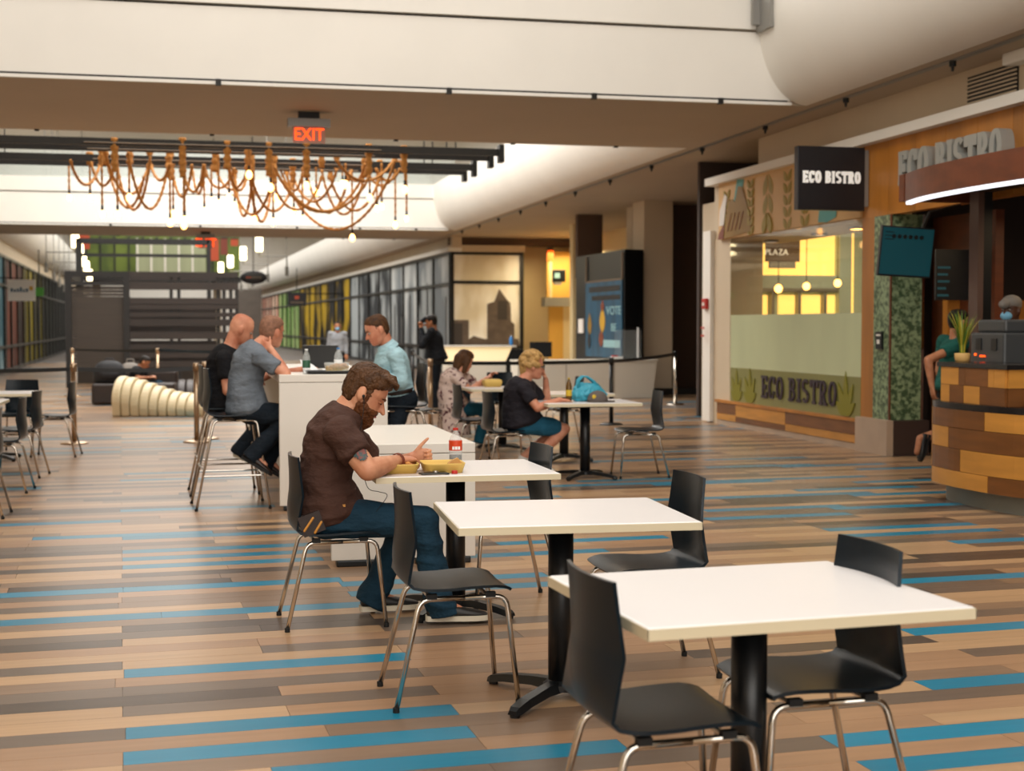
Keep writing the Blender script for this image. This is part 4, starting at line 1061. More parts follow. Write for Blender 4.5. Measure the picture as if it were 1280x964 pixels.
cloth('hair_brown', '5a3a1f', .6, (14, 60, 14), .8, (25, 90, 25), .55); cloth('beard_brown', '6a3d1d', .5, (40, 40, 40), .8, (60, 60, 60), .6); cloth('hair_dark', '1b130d', .5, (30, 30, 30), .6, (50, 50, 50), .5); cloth('hair_blonde', 'c39a5e', .4, (25, 25, 25), .8, (30, 30, 30), .55); cloth('stubble', '9a705a', .4, (40, 40, 40), .3, (60, 60, 60), .7)
mat('eye_white', 'a59a90', .3); mat('eye_lid', 'a8714f', .5); mat('eye_dark', '1a120c', .15); mat('lip', 'a2574a', .4)
mat('shoe_black', '14110f', .5); mat('shoe_sole', 'd8d0bc', .6); mat('shoe_white', 'd8d4cc', .5); mat('leather', '24130b', .45); mat('mask_blue', '6fa7c4', .7); mat('glasses_black', '0d0d0f', .2); mat('tattoo_ink', '2f4a4a', .55, c2='7a3f38', scale=(60, 60, 60), ramp=(.42, .52))

def remesh(name, mb, m, parent, vox, it=4, wr=None, off=Vector((0, 0, 0))):
    me = mb.mesh(name, m); o = bpy.data.objects.new(name, me); col.objects.link(o)
    r = o.modifiers.new('r', 'REMESH'); r.mode = 'VOXEL'; r.voxel_size = vox; r.use_smooth_shade = True
    if it:
        sm = o.modifiers.new('s', 'SMOOTH'); sm.factor = .5; sm.iterations = it
    dg = bpy.context.evaluated_depsgraph_get()
    nm = bpy.data.meshes.new_from_object(o.evaluated_get(dg))
    bpy.data.objects.remove(o); bpy.data.meshes.remove(me)
    if wr:
        amp, sc = wr; n = len(nm.vertices)
        co = np.empty(n * 3); nm.vertices.foreach_get('co', co); co = co.reshape(-1, 3)
        no = np.empty(n * 3); nm.vertex_normals.foreach_get('vector', no); no = no.reshape(-1, 3)
        d = np.array([noise.noise(Vector((p[0] * sc[0], p[1] * sc[1], p[2] * sc[2]))) for p in co])
        d = 1 - 2 * np.abs(d)                    # ridged folds
        co = co + no * (d * amp)[:, None]
        nm.vertices.foreach_set('co', co.ravel())
    nm.materials.clear(); nm.materials.append(MATS[m])
    nm.polygons.foreach_set('use_smooth', [True] * len(nm.polygons))
    ob = bpy.data.objects.new(name, nm); link(ob, parent); ob.location = -off
    return ob

def ering(c, u, v, n=20): return [c + u * math.cos(a) + v * math.sin(a) for a in (2 * PI * k / n for k in range(n))]
def loft(mb, secs, n=20):
    mb.rings([ering(Vector(c), Vector(u), Vector(v), n) for c, u, v in secs])

HEADP = [(.117, .004, -.024, .012), (.113, .034, -.05, .034), (.102, .058, -.075, .053), (.085, .073, -.09, .066), (.06, .085, -.1, .074), (.035, .090, -.103, .077), (.015, .094, -.103, .077), (.0, .086, -.101, .075), (-.02, .087, -.097, .074), (-.04, .089, -.09, .072), (-.06, .090, -.08, .068), (-.075, .0885, -.066, .063), (-.09, .088, -.05, .057), (-.104, .087, -.03, .049), (-.115, .078, -.01, .038), (-.122, .058, .01, .022)]
def head_row(z):
    for (za, fa, ba, wa), (zb, fb, bb, wb) in zip(HEADP[:-1], HEADP[1:]):
        if zb <= z <= za:
            t = (za - z) / (za - zb); return fa + (fb - fa) * t, ba + (bb - ba) * t, wa + (wb - wa) * t
    return (.004, -.024, .012) if z > 0 else (.058, .01, .022)
def head_pt(z, a):
    xf, xb, w = head_row(z); cx = (xf + xb) / 2; rx = (xf - xb) / 2; ca, sa = math.cos(a), math.sin(a)
    e = .86 if ca > 0 else .95
    x = cx + rx * math.copysign(abs(ca) ** e, ca); y = w * math.copysign(abs(sa) ** .9, sa)
    if ca > 0:      # eye sockets, cheeks, chin, lips
        x -= .009 * math.exp(-((abs(y) - .032) / .014) ** 2 - ((z + .002) / .013) ** 2)
        x += .004 * math.exp(-((abs(y) - .045) / .018) ** 2 - ((z + .035) / .02) ** 2)
        x += .006 * math.exp(-(y / .02) ** 2 - ((z + .104) / .012) ** 2)
        x += .005 * math.exp(-(y / .022) ** 2 - ((z + .07) / .012) ** 2)
    return Vector((x, y, z))
def on_head(mb, M, mask, r, seed=1, jit=.3, step=.0075, lift=0.0):
    rr = random.Random(seed); sc = M.to_scale().x; z = -.12
    while z < .118:
        per = .5; n = max(6, int(.52 / step * (head_row(z)[2] / .077)))
        for k in range(n):
            a = 2 * PI * (k + rr.random() * .6) / n
            p = head_pt(z, a); g = mask(p.x, p.y, p.z)
            if g > 0:
                q = r * g * (1 + jit * (rr.random() - .5))
                d = V3n(p - Vector((-.01, 0, .0)))
                mb.ell(M @ (p + d * lift), q * sc, q * sc, q * sc, None, 8, 5)
        z += step if z < .1 else step / 3
def V3n(v): return v.normalized()
def hair_mask(x, y, z, front=.066, nape=-.07, side=-.0):
    ay = abs(y)
    if z > front + .006 - .02 * max(0, (ay - .03) / .04): return 1.0
    if x < .048 and z > .03 + max(0, x) * .55: return 1.0
    if x < .024 and x > .004 and z > side: return .6           # sideburn
    if -.036 < x <= .004 and z > .018: return .9
    if x <= -.036 and z > nape: return 1.0 if z > nape + .03 else .7
    return 0
def beard_mask(x, y, z):
    ay = abs(y)
    if .006 < x < .03 and -.06 < z < .0: return .5
    if x > .0 and z < -.055 and z < -.03 - .42 * max(0, x - .02): 
        if ay < .03 and -.086 < z < -.06: return 0
        return 1.0
    if x > .015 and z < -.028 - .62 * (x - .015) and ay > .03: return .7
    if x > .07 and ay < .034 and -.062 < z < -.05: return .7
    return 0
def head(mb, o, f, u, sc=1.0, nose=1.0):
    f = f.normalized(); l = u.cross(f).normalized(); u = f.cross(l).normalized()
    M = frame(o, f * sc, l * sc, u * sc)
    rs = [[M @ head_pt(row[0], 2 * PI * k / 28) for k in range(28)] for row in HEADP]
    mb.rings(rs)
    P = lambda x, y, z: M @ Vector((x, y, z))
    mb.cone(P(.084, 0, .006), P(.102 + .006 * nose, 0, -.034), .009 * sc, .012 * sc)
    mb.ell(P(.106 + .006 * nose, 0, -.038), .0115 * sc, .0115 * sc, .010 * sc)
    for s in (-1, 1):
        mb.ell(P(.094, s * .013, -.04), .0095 * sc, .0085 * sc, .008 * sc)
        R = frame((0, 0, 0), f, l, u).to_3x3()
        mb.ell(P(-.012, s * .083, -.012), .021 * sc, .011 * sc, .034 * sc, R @ Matrix.Rotation(s * .35, 3, 'Z') @ Matrix.Rotation(-.2, 3, 'Y'))
        mb.ell(P(-.006, s * .078, -.04), .01 * sc, .008 * sc, .011 * sc, R)
    return M
def face_bits(M, parent, off, browm='hair_dark', lips=True, closed=False):
    sc = M.to_scale().x; R = M.to_3x3().normalized(); T = Matrix.Translation(-off)
    for s in (-1, 1):
        o = MB().ell(M @ Vector((.0775, s * .032, -.004)), .0115 * sc, .014 * sc, (.005 if closed else .008) * sc, R, 14, 8).build('eye', 'eye_lid' if closed else 'eye_white', parent, True); o.location = -off
        i = MB().ell(M @ Vector((.087, s * .033, -.006)), .004 * sc, .006 * sc, .006 * sc, R, 12, 8).build('iris', 'eye_dark', o, True)
        b = MB().tube([M @ Vector(p) for p in ((.094, s * .016, .014), (.093, s * .032, .019), (.082, s * .05, .014))], [.004 * sc, .0048 * sc, .003 * sc], 8).build('eyebrow', browm, parent, True); b.location = -off
    if lips:
        b = MB().tube([M @ Vector(p) for p in ((.083, -.024, -.072), (.0955, 0, -.07), (.083, .024, -.072))], [.003 * sc, .006 * sc, .003 * sc], 8).build('mouth', 'lip', parent, True); b.location = -off

def hand(mb, w, d, n, side, sc=1.0, curl=(35, 40, 30), thumb=None, spread=.08, r=.0085):
    # w wrist, d pointing direction, n palm normal (where fingers curl to), side = direction of the thumb
    d = d.normalized(); n = (n - d * n.dot(d)).normalized(); t = side - d * side.dot(d) - n * side.dot(n); t = t.normalized()
    k = w + d * .085 * sc
    mb.rings([ering(w + d * f * sc, t * a * sc, n * b * sc, 14) for f, a, b in ((-.01, .026, .02), (.015, .032, .019), (.05, .04, .017), (.08, .042, .014), (.092, .036, .010))])
    for i, (o, L) in enumerate(((.030, .072), (.010, .08), (-.011, .075), (-.031, .058))):
        p = k + t * o * sc; dirv = (d + t * o * spread * 20).normalized(); ang = 0; rr = (r if i < 3 else r * .88) * sc
        for q, fr_ in enumerate((.44, .32, .24)):
            ang += math.radians(curl[q])
            v = dirv * math.cos(ang) + n * math.sin(ang); p2 = p + v * L * fr_ * sc
            mb.cone(p, p2, rr * (1 - .08 * q), rr * (1 - .08 * (q + 1)), 10); p = p2
    if thumb is None: thumb = (d * .75 + t * .55 + n * .35)
    thumb = thumb.normalized(); p = w + d * .028 * sc + t * .026 * sc
    p1 = p + (thumb + t * .3).normalized() * .035 * sc; p2 = p1 + thumb * .032 * sc; p3 = p2 + (thumb + n * .12).normalized() * .024 * sc
    mb.cone(p, p1, .014 * sc, .011 * sc, 10); mb.cone(p1, p2, .0105 * sc, .0095 * sc, 10); mb.cone(p2, p3, .0095 * sc, .008 * sc, 10)

def shoe(p, d, parent, off, m='shoe_black', sole='shoe_sole', L=.28, w=.048, up=Vector((0, 0, 1))):
    # p: heel point on the ground, d: toe direction
    d = d.normalized(); s = up.cross(d).normalized(); mb = MB()
    rs = []
    for f, a, h in ((0, .6, .05), (.06, .82, .085), (.2, .9, .095), (.4, .88, .08), (.6, 1.0, .062), (.8, .98, .05), (.94, .72, .04), (1, .35, .026)):
        c = p + d * L * f
        rs.append([c + s * (w * a * x) + up * (.022 + (h - .022) * z) for x, z in ((-1, 0), (-1, .45), (-.75, .85), (-.3, 1), (.3, 1), (.75, .85), (1, .45), (1, 0))])
    mb.rings(rs); o = mb.build('shoe', m, parent, True); o.location = -off
    e = o.modifiers.new('sub', 'SUBSURF'); e.levels = 1; e.render_levels = 2
    mb = MB(); rs = []
    for f, a in ((-.01, .5), (.02, .8), (.2, .95), (.4, .92), (.6, 1.06), (.8, 1.03), (.94, .78), (1.01, .4)):
        c = p + d * L * f; rs.append([c + s * (w * a * x) + up * z for x, z in ((-1, .001), (1, .001), (1, .026), (-1, .026))])
    q = mb.rings(rs).build('sole', sole, o)
    return o

def ra_(k): return (.06 if k > 1.2 else .07) * k
def torso(mb, J_, inf, untuck=False, z0=0.0, z1=1.0, bw=1.0, bd=1.0):
    # J_: hip, waist, chest, neck centres + lateral axis; scaled sections
    hp, wa, ch, nk, lat, latH = J_['hip'], J_['waist'], J_['chest'], J_['neck'], J_['lat'], J_['lath']
    path = [(hp + (hp - wa) * .42, .10, .085, 0), (hp + (hp - wa) * .2, .15, .115, 0), (hp, .168, .128, 0), (hp.lerp(wa, .5), .162, .12, .15), (wa, .152, .112, .4), (wa.lerp(ch, .5), .158, .114, .7), (ch, .172, .12, 1), (ch.lerp(nk, .4), .172, .105, 1), (ch.lerp(nk, .68), .145, .085, 1), (ch.lerp(nk, .88), .095, .068, 1)]
    if untuck: path = [(c, a + k, b + k, f) for (c, a, b, f), k in zip(path[1:], (.024, .028, .016, .006, 0, 0, 0, 0, 0))]
    secs = []
    for i, (c, a, b, f) in enumerate(path):
        t = (path[min(i + 1, len(path) - 1)][0] - path[max(i - 1, 0)][0]).normalized()
        l = (latH.lerp(lat, f)); l = (l - t * l.dot(t)).normalized(); fw = l.cross(t)
        secs.append((c, l * (a * bw + inf), fw * (b * bd + inf)))
    loft(mb, secs, 24)

def person(name, label, P, skin, top, bottom, vox=.009, hairf=None, sleeve='short', bw=1.0, bd=1.0, hs=1.0, legs=True, shoes=('shoe_black', 'shoe_sole'), shorts=False, wr=(.004, (9, 9, 14)), hands=None, eyes=True, browm='hair_dark', lip=True, topname='shirt', botname='trousers', shoe_len=.28, look=None, dress=0.0, armr=1.0, closed=False, untuck=True, nose=1.0):
    root = thing(name, label, 'person', (P['hip'].x, P['hip'].y, 0)); off = Vector((P['hip'].x, P['hip'].y, 0))
    lat = (P['shl'] - P['shr']).normalized(); P['lat'] = lat
    P['lath'] = (P['hil'] - P['hir']).normalized()
    mb = MB(); torso(mb, P, -.004, bw=bw, bd=bd)
    nb = P['neck']; ho, hf, hu = P['head'], P['hf'], P['hu']
    M = head(mb, ho, hf, hu, hs, nose)
    mb.cone(nb - (ho - nb).normalized() * .03, M @ Vector((-.03, 0, -.06)), .062 * hs, .056 * hs)
    for s in 'lr':
        sh, el, wrs = P['sh' + s], P['el' + s], P['wr' + s]
        mb.cone(P['chest'].lerp(P['neck'], .62), sh, .06, .055 * armr)
        mb.ell(sh, .058 * armr, .058 * armr, .058 * armr)
        mb.cone(sh, el, .05 * armr, .041 * armr); mb.cone(el, el.lerp(wrs, .3), .041 * armr, .041 * armr); mb.cone(el.lerp(wrs, .3), wrs, .041 * armr, .027)
        hd_ = (hands or {}).get(s, {})
        d = hd_.get('d', (wrs - el)); n = hd_.get('n', Vector((0, 0, -1)))
        if abs(d.normalized().dot(n.normalized())) > .95: n = Vector((1, 0, 0))
        hand(mb, wrs, d, n, hd_.get('t', -lat if s == 'l' else lat), hd_.get('sc', 1.0), hd_.get('curl', (25, 30, 25)), hd_.get('thumb'), r=max(.0085, vox * 1.05))
        if legs:
            hi, kn, an = P['hi' + s], P['kn' + s], P['an' + s]
            mb.cone(hi, kn, .078, .053); mb.cone(kn, kn.lerp(an, .35), .053, .054); mb.cone(kn.lerp(an, .35), an, .054, .036)
            fd = P['ft' + s]; mb.cone(an, an + fd.normalized() * .1 + Vector((0, 0, -.045)), .036, .03)
    remesh('body', mb, skin, root, vox, 3, None, off)
    if eyes: face_bits(M, root, off, browm, lip, closed)
    # upper garment
    mb = MB(); torso(mb, P, .012, untuck, bw=bw, bd=bd)
    if dress:
        loft(mb, [(P['waist'], P['lath'] * .17, P['lath'].cross(Vector((0, 0, 1))) * .14), (P['hip'], P['lath'] * .2, P['lath'].cross(Vector((0, 0, 1))) * .18), (P['hip'] + Vector((0, 0, -dress)), P['lath'] * .22, P['lath'].cross(Vector((0, 0, 1))) * .2)])
    for s in 'lr':
        sh, el, wrs = P['sh' + s], P['el' + s], P['wr' + s]
        mb.cone(P['chest'].lerp(P['neck'], .6), sh, .07, ra_(armr))
        ra = .062 if armr > 1.2 else .07; mb.ell(sh, ra * armr, ra * armr, ra * armr)
        if sleeve == 'short':
            e = sh.lerp(el, .62); t_ = (el - sh).normalized(); a1 = t_.orthogonal().normalized(); a2 = t_.cross(a1)
            ra = .061 if armr > 1.2 else .066; loft(mb, [(sh, a1 * ra * armr, a2 * ra * armr), (sh.lerp(el, .3), a1 * ra * armr, a2 * ra * armr), (e, a1 * ra * armr, a2 * ra * armr), (e + t_ * .004, a1 * .05 * armr, a2 * .05 * armr)], 18)
        else:
            mb.cone(sh, el, .064 * armr, .055 * armr); mb.cone(el, el.lerp(wrs, .9), .055 * armr, .042)
    st = remesh(topname, mb, top, root, vox, 3, wr, off)
    if sleeve == 'long' and look == 'collar':
        c = P['neck'] + (ho - P['neck']) * .12; ax = (ho - P['neck']).normalized(); a1 = (hf - ax * hf.dot(ax)).normalized(); a2 = ax.cross(a1)
        cb = MB(); cb.rings([[c + (a1 * math.cos(a) * r1 + a2 * math.sin(a) * r1) + ax * z for a in (2 * PI * k / 24 for k in range(24))] for r1, z in ((.085, -.035), (.075, .02), (.078, .028), (.092, -.01), (.105, -.045))], cap=False)
        o = cb.build('collar', top, st, True); 
    # lower garment
    if bottom:
        mb = MB()
        hp, wa = P['hip'], P['waist']; l = P['lath']; tt = (wa - hp).normalized(); l = (l - tt * l.dot(tt)).normalized(); fw = l.cross(tt)
        loft(mb, [(hp + (hp - wa) * .45, l * .12 * bw, fw * .1 * bd), (hp + (hp - wa) * .2, l * .172 * bw, fw * .136 * bd), (hp, l * .186 * bw, fw * .146 * bd), (hp.lerp(wa, .45), l * .176 * bw, fw * .136 * bd), (hp.lerp(wa, .62), l * .165 * bw, fw * .125 * bd)], 24)
        for s in 'lr':
            hi, kn, an = P['hi' + s], P['kn' + s], P['an' + s]
            if shorts:
                mb.cone(hi, hi.lerp(kn, .72), .094, .086); continue
            mb.cone(hi, hi.lerp(kn, .5), .096, .084); mb.cone(hi.lerp(kn, .5), kn, .084, .068)
            mb.cone(kn, kn.lerp(an, .5), .068, .066); t_ = (an - kn).normalized(); a1 = t_.orthogonal().normalized(); a2 = t_.cross(a1)
            e = an + t_ * .06 + P['ft' + s].normalized() * .012
            loft(mb, [(kn.lerp(an, .45), a1 * .066, a2 * .066), (an, a1 * .07, a2 * .07), (e, a1 * .076, a2 * .076)], 18)
        remesh(botname, mb, bottom, root, vox, 3, wr, off)
    if legs and shoes:
        for s in 'lr':
            an = P['an' + s]; fd = P['ft' + s].normalized(); up = P.get('fu' + s, Vector((0, 0, 1)))
            heel = an - fd * .065 - up * .085
            shoe(heel, fd, root, off, shoes[0], shoes[1], shoe_len, .05, up)
    if hairf: hairf(M, root, off, vox)
    return root, M, off

def V(*a): return Vector(a)
def hair_cap(m, grow=.012, long=0.0, front=.066, wr=(.002, (40, 40, 40)), **kw):
    def f(M, root, off, vx):
        sc = M.to_scale().x; mb = MB(); vv = min(vx, .007)
        on_head(mb, M, lambda x, y, z: hair_mask(x, y, z, front), max(grow, vv * 1.0), 4, .3, .009)
        if long:
            mb.cone(M @ V(-.07, 0, .0), M @ V(-.085, 0, -long), .075 * sc, .045 * sc)
            for s in (-1, 1): mb.cone(M @ V(-.01, s * .075, .02), M @ V(-.02, s * .075, -long), .034 * sc, .025 * sc)
        remesh('hair', mb, m, root, vv, 2, wr, off)
    return f
# the man in the brown t-shirt
P = dict(hip=J(413, 640, 7.05), waist=J(405, 598, 7.05), chest=J(417, 545, 7.04), neck=J(438, 508, 7.04), head=J(457, 491, 7.04),
         shr=J(425, 541, 6.86), shl=J(431, 541, 7.2), elr=J(460, 588, 6.74), ell=J(474, 590, 7.36), wrr=J(499, 575, 6.98), wrl=J(514, 572, 7.17),
         hir=J(408, 648, 6.96), hil=J(410, 646, 7.14), knr=J(530, 650, 6.9), knl=J(512, 650, 7.22), anr=J(549, 758, 6.88), anl=J(466, 742, 7.2),
         ftr=V(1, -.12, 0), ftl=V(1, .06, 0))
P['hf'] = V(math.cos(math.radians(-33)), -.16, math.sin(math.radians(-33))); P['hu'] = V(.5, 0, .85)
for s in 'lr':
    an = P['an' + s]; an.z = .1
hands = dict(r=dict(d=V(.8, .55, .0), n=V(.1, .2, -1), t=V(-.3, .9, .1), curl=(35, 45, 35)), l=dict(d=V(1, -.05, .1), n=V(0, -1, -.1), t=V(-.2, 0, 1), curl=(62, 85, 60), thumb=V(.75, -.05, .75)))
def man_hair(M, root, off, vx):
    sc = M.to_scale().x; mb = MB()
    on_head(mb, M, lambda x, y, z: hair_mask(x, y, z, .068) * (1.35 if z > .05 else .95), .0115, 3)
    rr = random.Random(3)
    for i in range(46):
        y = -.062 + .124 * rr.random(); x = -.05 + .09 * rr.random(); z = .112 - abs(y) * .35 - .25 * max(0, -x - .02)
        q = M @ V(x + .045, y, z + .012); e = M @ V(min(.108, x + .075 + .02 * rr.random()), y * 1.08 + .02 * (rr.random() - .5), .092 + .022 * rr.random() - .3 * max(0, x))
        mb.cone(M @ V(x - .02, y, z), q, .009 * sc, .014 * sc, 8); mb.cone(q, e, .014 * sc, .006 * sc, 8)
    remesh('hair', mb, 'hair_brown', root, .004, 1, (.0025, (70, 70, 70)), off)
    mb = MB(); on_head(mb, M, beard_mask, .0098, 8, .4, .007, .002)
    for s_ in (-1, 0, 1): mb.cone(M @ V(.082, s_ * .02, -.112), M @ V(.072, s_ * .016, -.138), .02 * sc, .015 * sc)
    remesh('beard', mb, 'beard_brown', root, .004, 1, (.002, (90, 90, 90)), off)
root, M, off = person('person', 'bearded man in a brown t-shirt and jeans eating at the table', P, 'skin_fair', 'tee_brown', 'jeans_blue', .0055, man_hair, bw=1.06, bd=1.04, hs=1.1, hands=hands, wr=(.010, (4, 4, 13)), nose=1.7, closed=True, shoe_len=.31, browm='beard_brown', topname='t_shirt', botname='jeans', armr=1.27)
def part(mb, name, m, parent=None, smooth=True, o=None):
    x = mb.build(name, m, parent or root, smooth); x.location = -(o or off); return x
# tattoo, bracelet, earbud with wire, phone holster
sh, el = P['shr'], P['elr']; ax = (el - sh).normalized(); c = sh.lerp(el, .7)
fwd = V(.0, -1, .25); fwd = (fwd - ax * fwd.dot(ax)).normalized(); sd = ax.cross(fwd)
mb = MB(); n = 12; g = []
for i in range(n + 1):
    for j in range(n + 1):
        a = (i / n - .5) * 1.15 - .15; t = (j / n - .5) * .085
        g.append(c + ax * t + (fwd * math.cos(a) + sd * math.sin(a)) * (.0645 - .005 * j / n))
keep = lambda i, j: ((i - 5.5) / 5.6) ** 2 + ((j - 5.5) / 5.8) ** 2 < 1
mb.add(g, [(i * (n + 1) + j, i * (n + 1) + j + 1, (i + 1) * (n + 1) + j + 1, (i + 1) * (n + 1) + j) for i in range(n) for j in range(n) if keep(i, j)]); part(mb, 'tattoo', 'tattoo_ink')
d = (P['wrr'] - P['elr']).normalized(); a1 = d.orthogonal().normalized(); a2 = d.cross(a1); c = P['wrr'] - d * .02
for k in range(2): part(MB().tube([c + d * (.012 * k) + (a1 * math.cos(q) + a2 * math.sin(q)) * .034 for q in (2 * PI * i / 20 for i in range(20))], .003, 6, closed=True), 'bracelet', 'rust_print')
ear = M @ V(.004, -.094, -.02)
eb = part(MB().ell(ear, .007, .006, .009), 'earbud', 'rubber')
w_ = [ear, ear + V(.0, -.012, -.04), J(452, 530, 6.9), J(445, 560, 6.9), J(456, 600, 6.88), J(462, 612, 6.85), J(474, 615, 6.85), J(484, 620, 6.9), J(470, 640, 6.86)]
def spline3(P_, n=6):
    out = []
    for i in range(len(P_) - 1):
        a, b, c, d = P_[max(i - 1, 0)], P_[i], P_[i + 1], P_[min(i + 2, len(P_) - 1)]
        for k in range(n):
            t = k / n; out.append(.5 * (2 * b + (c - a) * t + (2 * a - 5 * b + 4 * c - d) * t * t + (3 * b - a - 3 * c + d) * t ** 3))
    return out + [P_[-1]]
part(MB().tube(spline3(w_), .0018, 5), 'earphone_wire', 'rubber', eb, o=V(0, 0, 0))
hp_ = J(388, 655, 6.86)
hl = part(MB().box(-.05, .06, -.02, .02, -.05, .05, Matrix.Translation(hp_) @ Matrix.Rotation(-.35, 4, 'Y')), 'holster', 'leather', smooth=False)
part(MB().cone(hp_ + V(-.03, -.024, -.03), hp_ + V(.01, -.024, .03), .006, .006), 'tool_handle', 'honey_board', hl, o=V(0, 0, 0)); part(MB().cone(hp_ + V(.02, -.024, -.04), hp_ + V(.05, -.024, .01), .006, .006), 'tool_handle', 'honey_board', hl, o=V(0, 0, 0))
pk = J(425, 632, 6.86)
part(MB().box(-.03, .025, -.012, .0, -.006, .006, Matrix.Translation(pk)), 'pocket_stitch', 'honey_board', smooth=False)
# ------------------------------------------------------------------ the other people
def unit(*a): return V(*a).normalized()
# grey shirt on the bar stool
P = dict(hip=J(310, 511, 11.76), waist=J(306, 482, 11.76), chest=J(312, 452, 11.76), neck=J(327, 429, 11.76), head=J(340, 414, 11.8),
         shr=J(326, 448, 11.56), shl=J(324, 441, 11.97), elr=J(358, 468, 11.5), ell=J(356, 468, 12.1), wrr=J(339, 437, 11.62), wrl=J(378, 462, 12.05),
         hir=J(312, 516, 11.66), hil=J(314, 514, 11.86), knr=J(364, 520, 11.62), knl=J(366, 518, 11.92), anr=J(317, 567, 11.6), anl=J(334, 574, 11.82), ftr=unit(.75, -.3, -.45), ftl=unit(.8, -.1, -.45),
         hf=V(.75, .62, -.12), hu=V(.1, .0, 1))
P['fur'] = unit(.5, 0, .85); P['ful'] = unit(.5, 0, .85)
person('person', 'man in a grey short sleeved shirt sitting on a bar stool, hand on his neck', P, 'skin_pink', 'shirt_grey', 'jeans_dark', .008, hair_cap('stubble', grow=.005, wr=None), hs=1.06, bw=1.04, bd=1.08, hands=dict(r=dict(d=V(-.55, .45, .35), n=V(.3, .8, -.1), t=V(0, 0, 1), curl=(15, 20, 15))), wr=(.009, (4, 4, 12)), shoes=('leather', 'rubber'), eyes=True, browm='stubble')
# bald man in black
P = dict(hip=J(280, 506, 12.76), waist=J(275, 480, 12.76), chest=J(279, 453, 12.76), neck=J(290, 431, 12.76), head=J(302, 411, 12.76),
         shr=J(280, 449, 12.56), shl=J(286, 445, 12.96), elr=J(284, 489, 12.5), ell=J(322, 474, 13.05), wrr=J(312, 480, 12.58), wrl=J(345, 466, 13.0),
         hir=J(283, 511, 12.66), hil=J(285, 510, 12.86), knr=J(338, 514, 12.64), knl=J(338, 513, 12.9), anr=J(300, 562, 12.6), anl=J(312, 565, 12.86), ftr=unit(.85, -.1, -.4), ftl=unit(.85, .1, -.4),
         hf=V(.88, .1, -.42), hu=V(.4, 0, .9))
person('person', 'bald man in a black shirt sitting behind the man in grey', P, 'skin_pink', 'shirt_black', 'jeans_dark', .009, None, hs=1.08, bw=1.05, bd=1.1, wr=(.004, (6, 6, 12)), browm='stubble')
# pale blue shirt
P = dict(hip=J(499, 503, 12.72), waist=J(494, 479, 12.7), chest=J(490, 455, 12.68), neck=J(484, 434, 12.66), head=J(471, 412, 12.64),
         shr=J(484, 446, 12.88), shl=J(496, 446, 12.47), elr=J(474, 474, 12.98), ell=J(502, 478, 12.42), wrr=J(456, 459, 12.82), wrl=J(470, 469, 12.5),
         hir=J(498, 508, 12.82), hil=J(500, 509, 12.62), knr=J(474, 535, 12.86), knl=J(492, 540, 12.55), anr=J(492, 583, 12.86), anl=J(502, 590, 12.55), ftr=unit(-1, .1, 0), ftl=unit(-1, -.15, 0),
         hf=V(-.9, -.12, -.4), hu=V(-.35, 0, .9))
r4, M4, o4 = person('person', 'man in a pale blue long sleeved shirt sitting at the tall bar table', P, 'skin_pink', 'shirt_pale_blue', 'jeans_dark', .008, hair_cap('hair_brown', grow=.004, wr=(.002, (40, 40, 40))), 'long', hs=1.08, bw=1.08, bd=1.2, hands=dict(r=dict(d=V(-1, -.1, .15), n=V(0, -.2, -1), t=V(0, -1, .2), curl=(55, 70, 50)), l=dict(d=V(-1, .1, .1), n=V(0, 0, -1), t=V(0, 1, 0), curl=(30, 40, 30))), wr=(.009, (4, 5, 11)), untuck=False, look='collar', browm='hair_brown')
bc_ = P['hip'].lerp(P['waist'], .5); l_ = P['lath']; t_ = (P['waist'] - P['hip']).normalized(); fw_ = l_.cross(t_)
o = MB().rings([ering(bc_ + t_ * z, l_ * .19, fw_ * .163, 28) for z in (-.02, .02)]).build('belt', 'leather', r4, True); o.location = -o4
# floral dress
P = dict(hip=J(567, 508, 16.9), waist=J(562, 492, 16.9), chest=J(565, 475, 16.9), neck=J(574, 463, 16.9), head=J(581, 451, 16.92),
         shr=J(570, 473, 16.72), shl=J(578, 470, 17.08), elr=J(588, 488, 16.68), ell=J(600, 484, 17.12), wrr=J(605, 475, 16.85), wrl=J(611, 472, 17.02),
         hir=J(569, 512, 16.82), hil=J(570, 511, 16.98), knr=J(608, 512, 16.82), knl=J(608, 511, 17.0), anr=J(600, 548, 16.82), anl=J(604, 546, 17.02), ftr=unit(1, -.1, 0), ftl=unit(1, .1, 0),
         hf=V(.86, .42, -.35), hu=V(.35, .1, .92))
person('person', 'woman with long brown hair in a floral dress and teal trousers eating', P, 'skin_pink', 'floral', 'jeans_teal' if cloth('jeans_teal', '155064', .2) else None, .009, hair_cap('hair_brown', grow=.012, long=.13), hs=1.05, bw=1.08, bd=1.15, dress=.34, shoes=('shoe_white', 'shoe_sole'), topname='dress', botname='trousers')
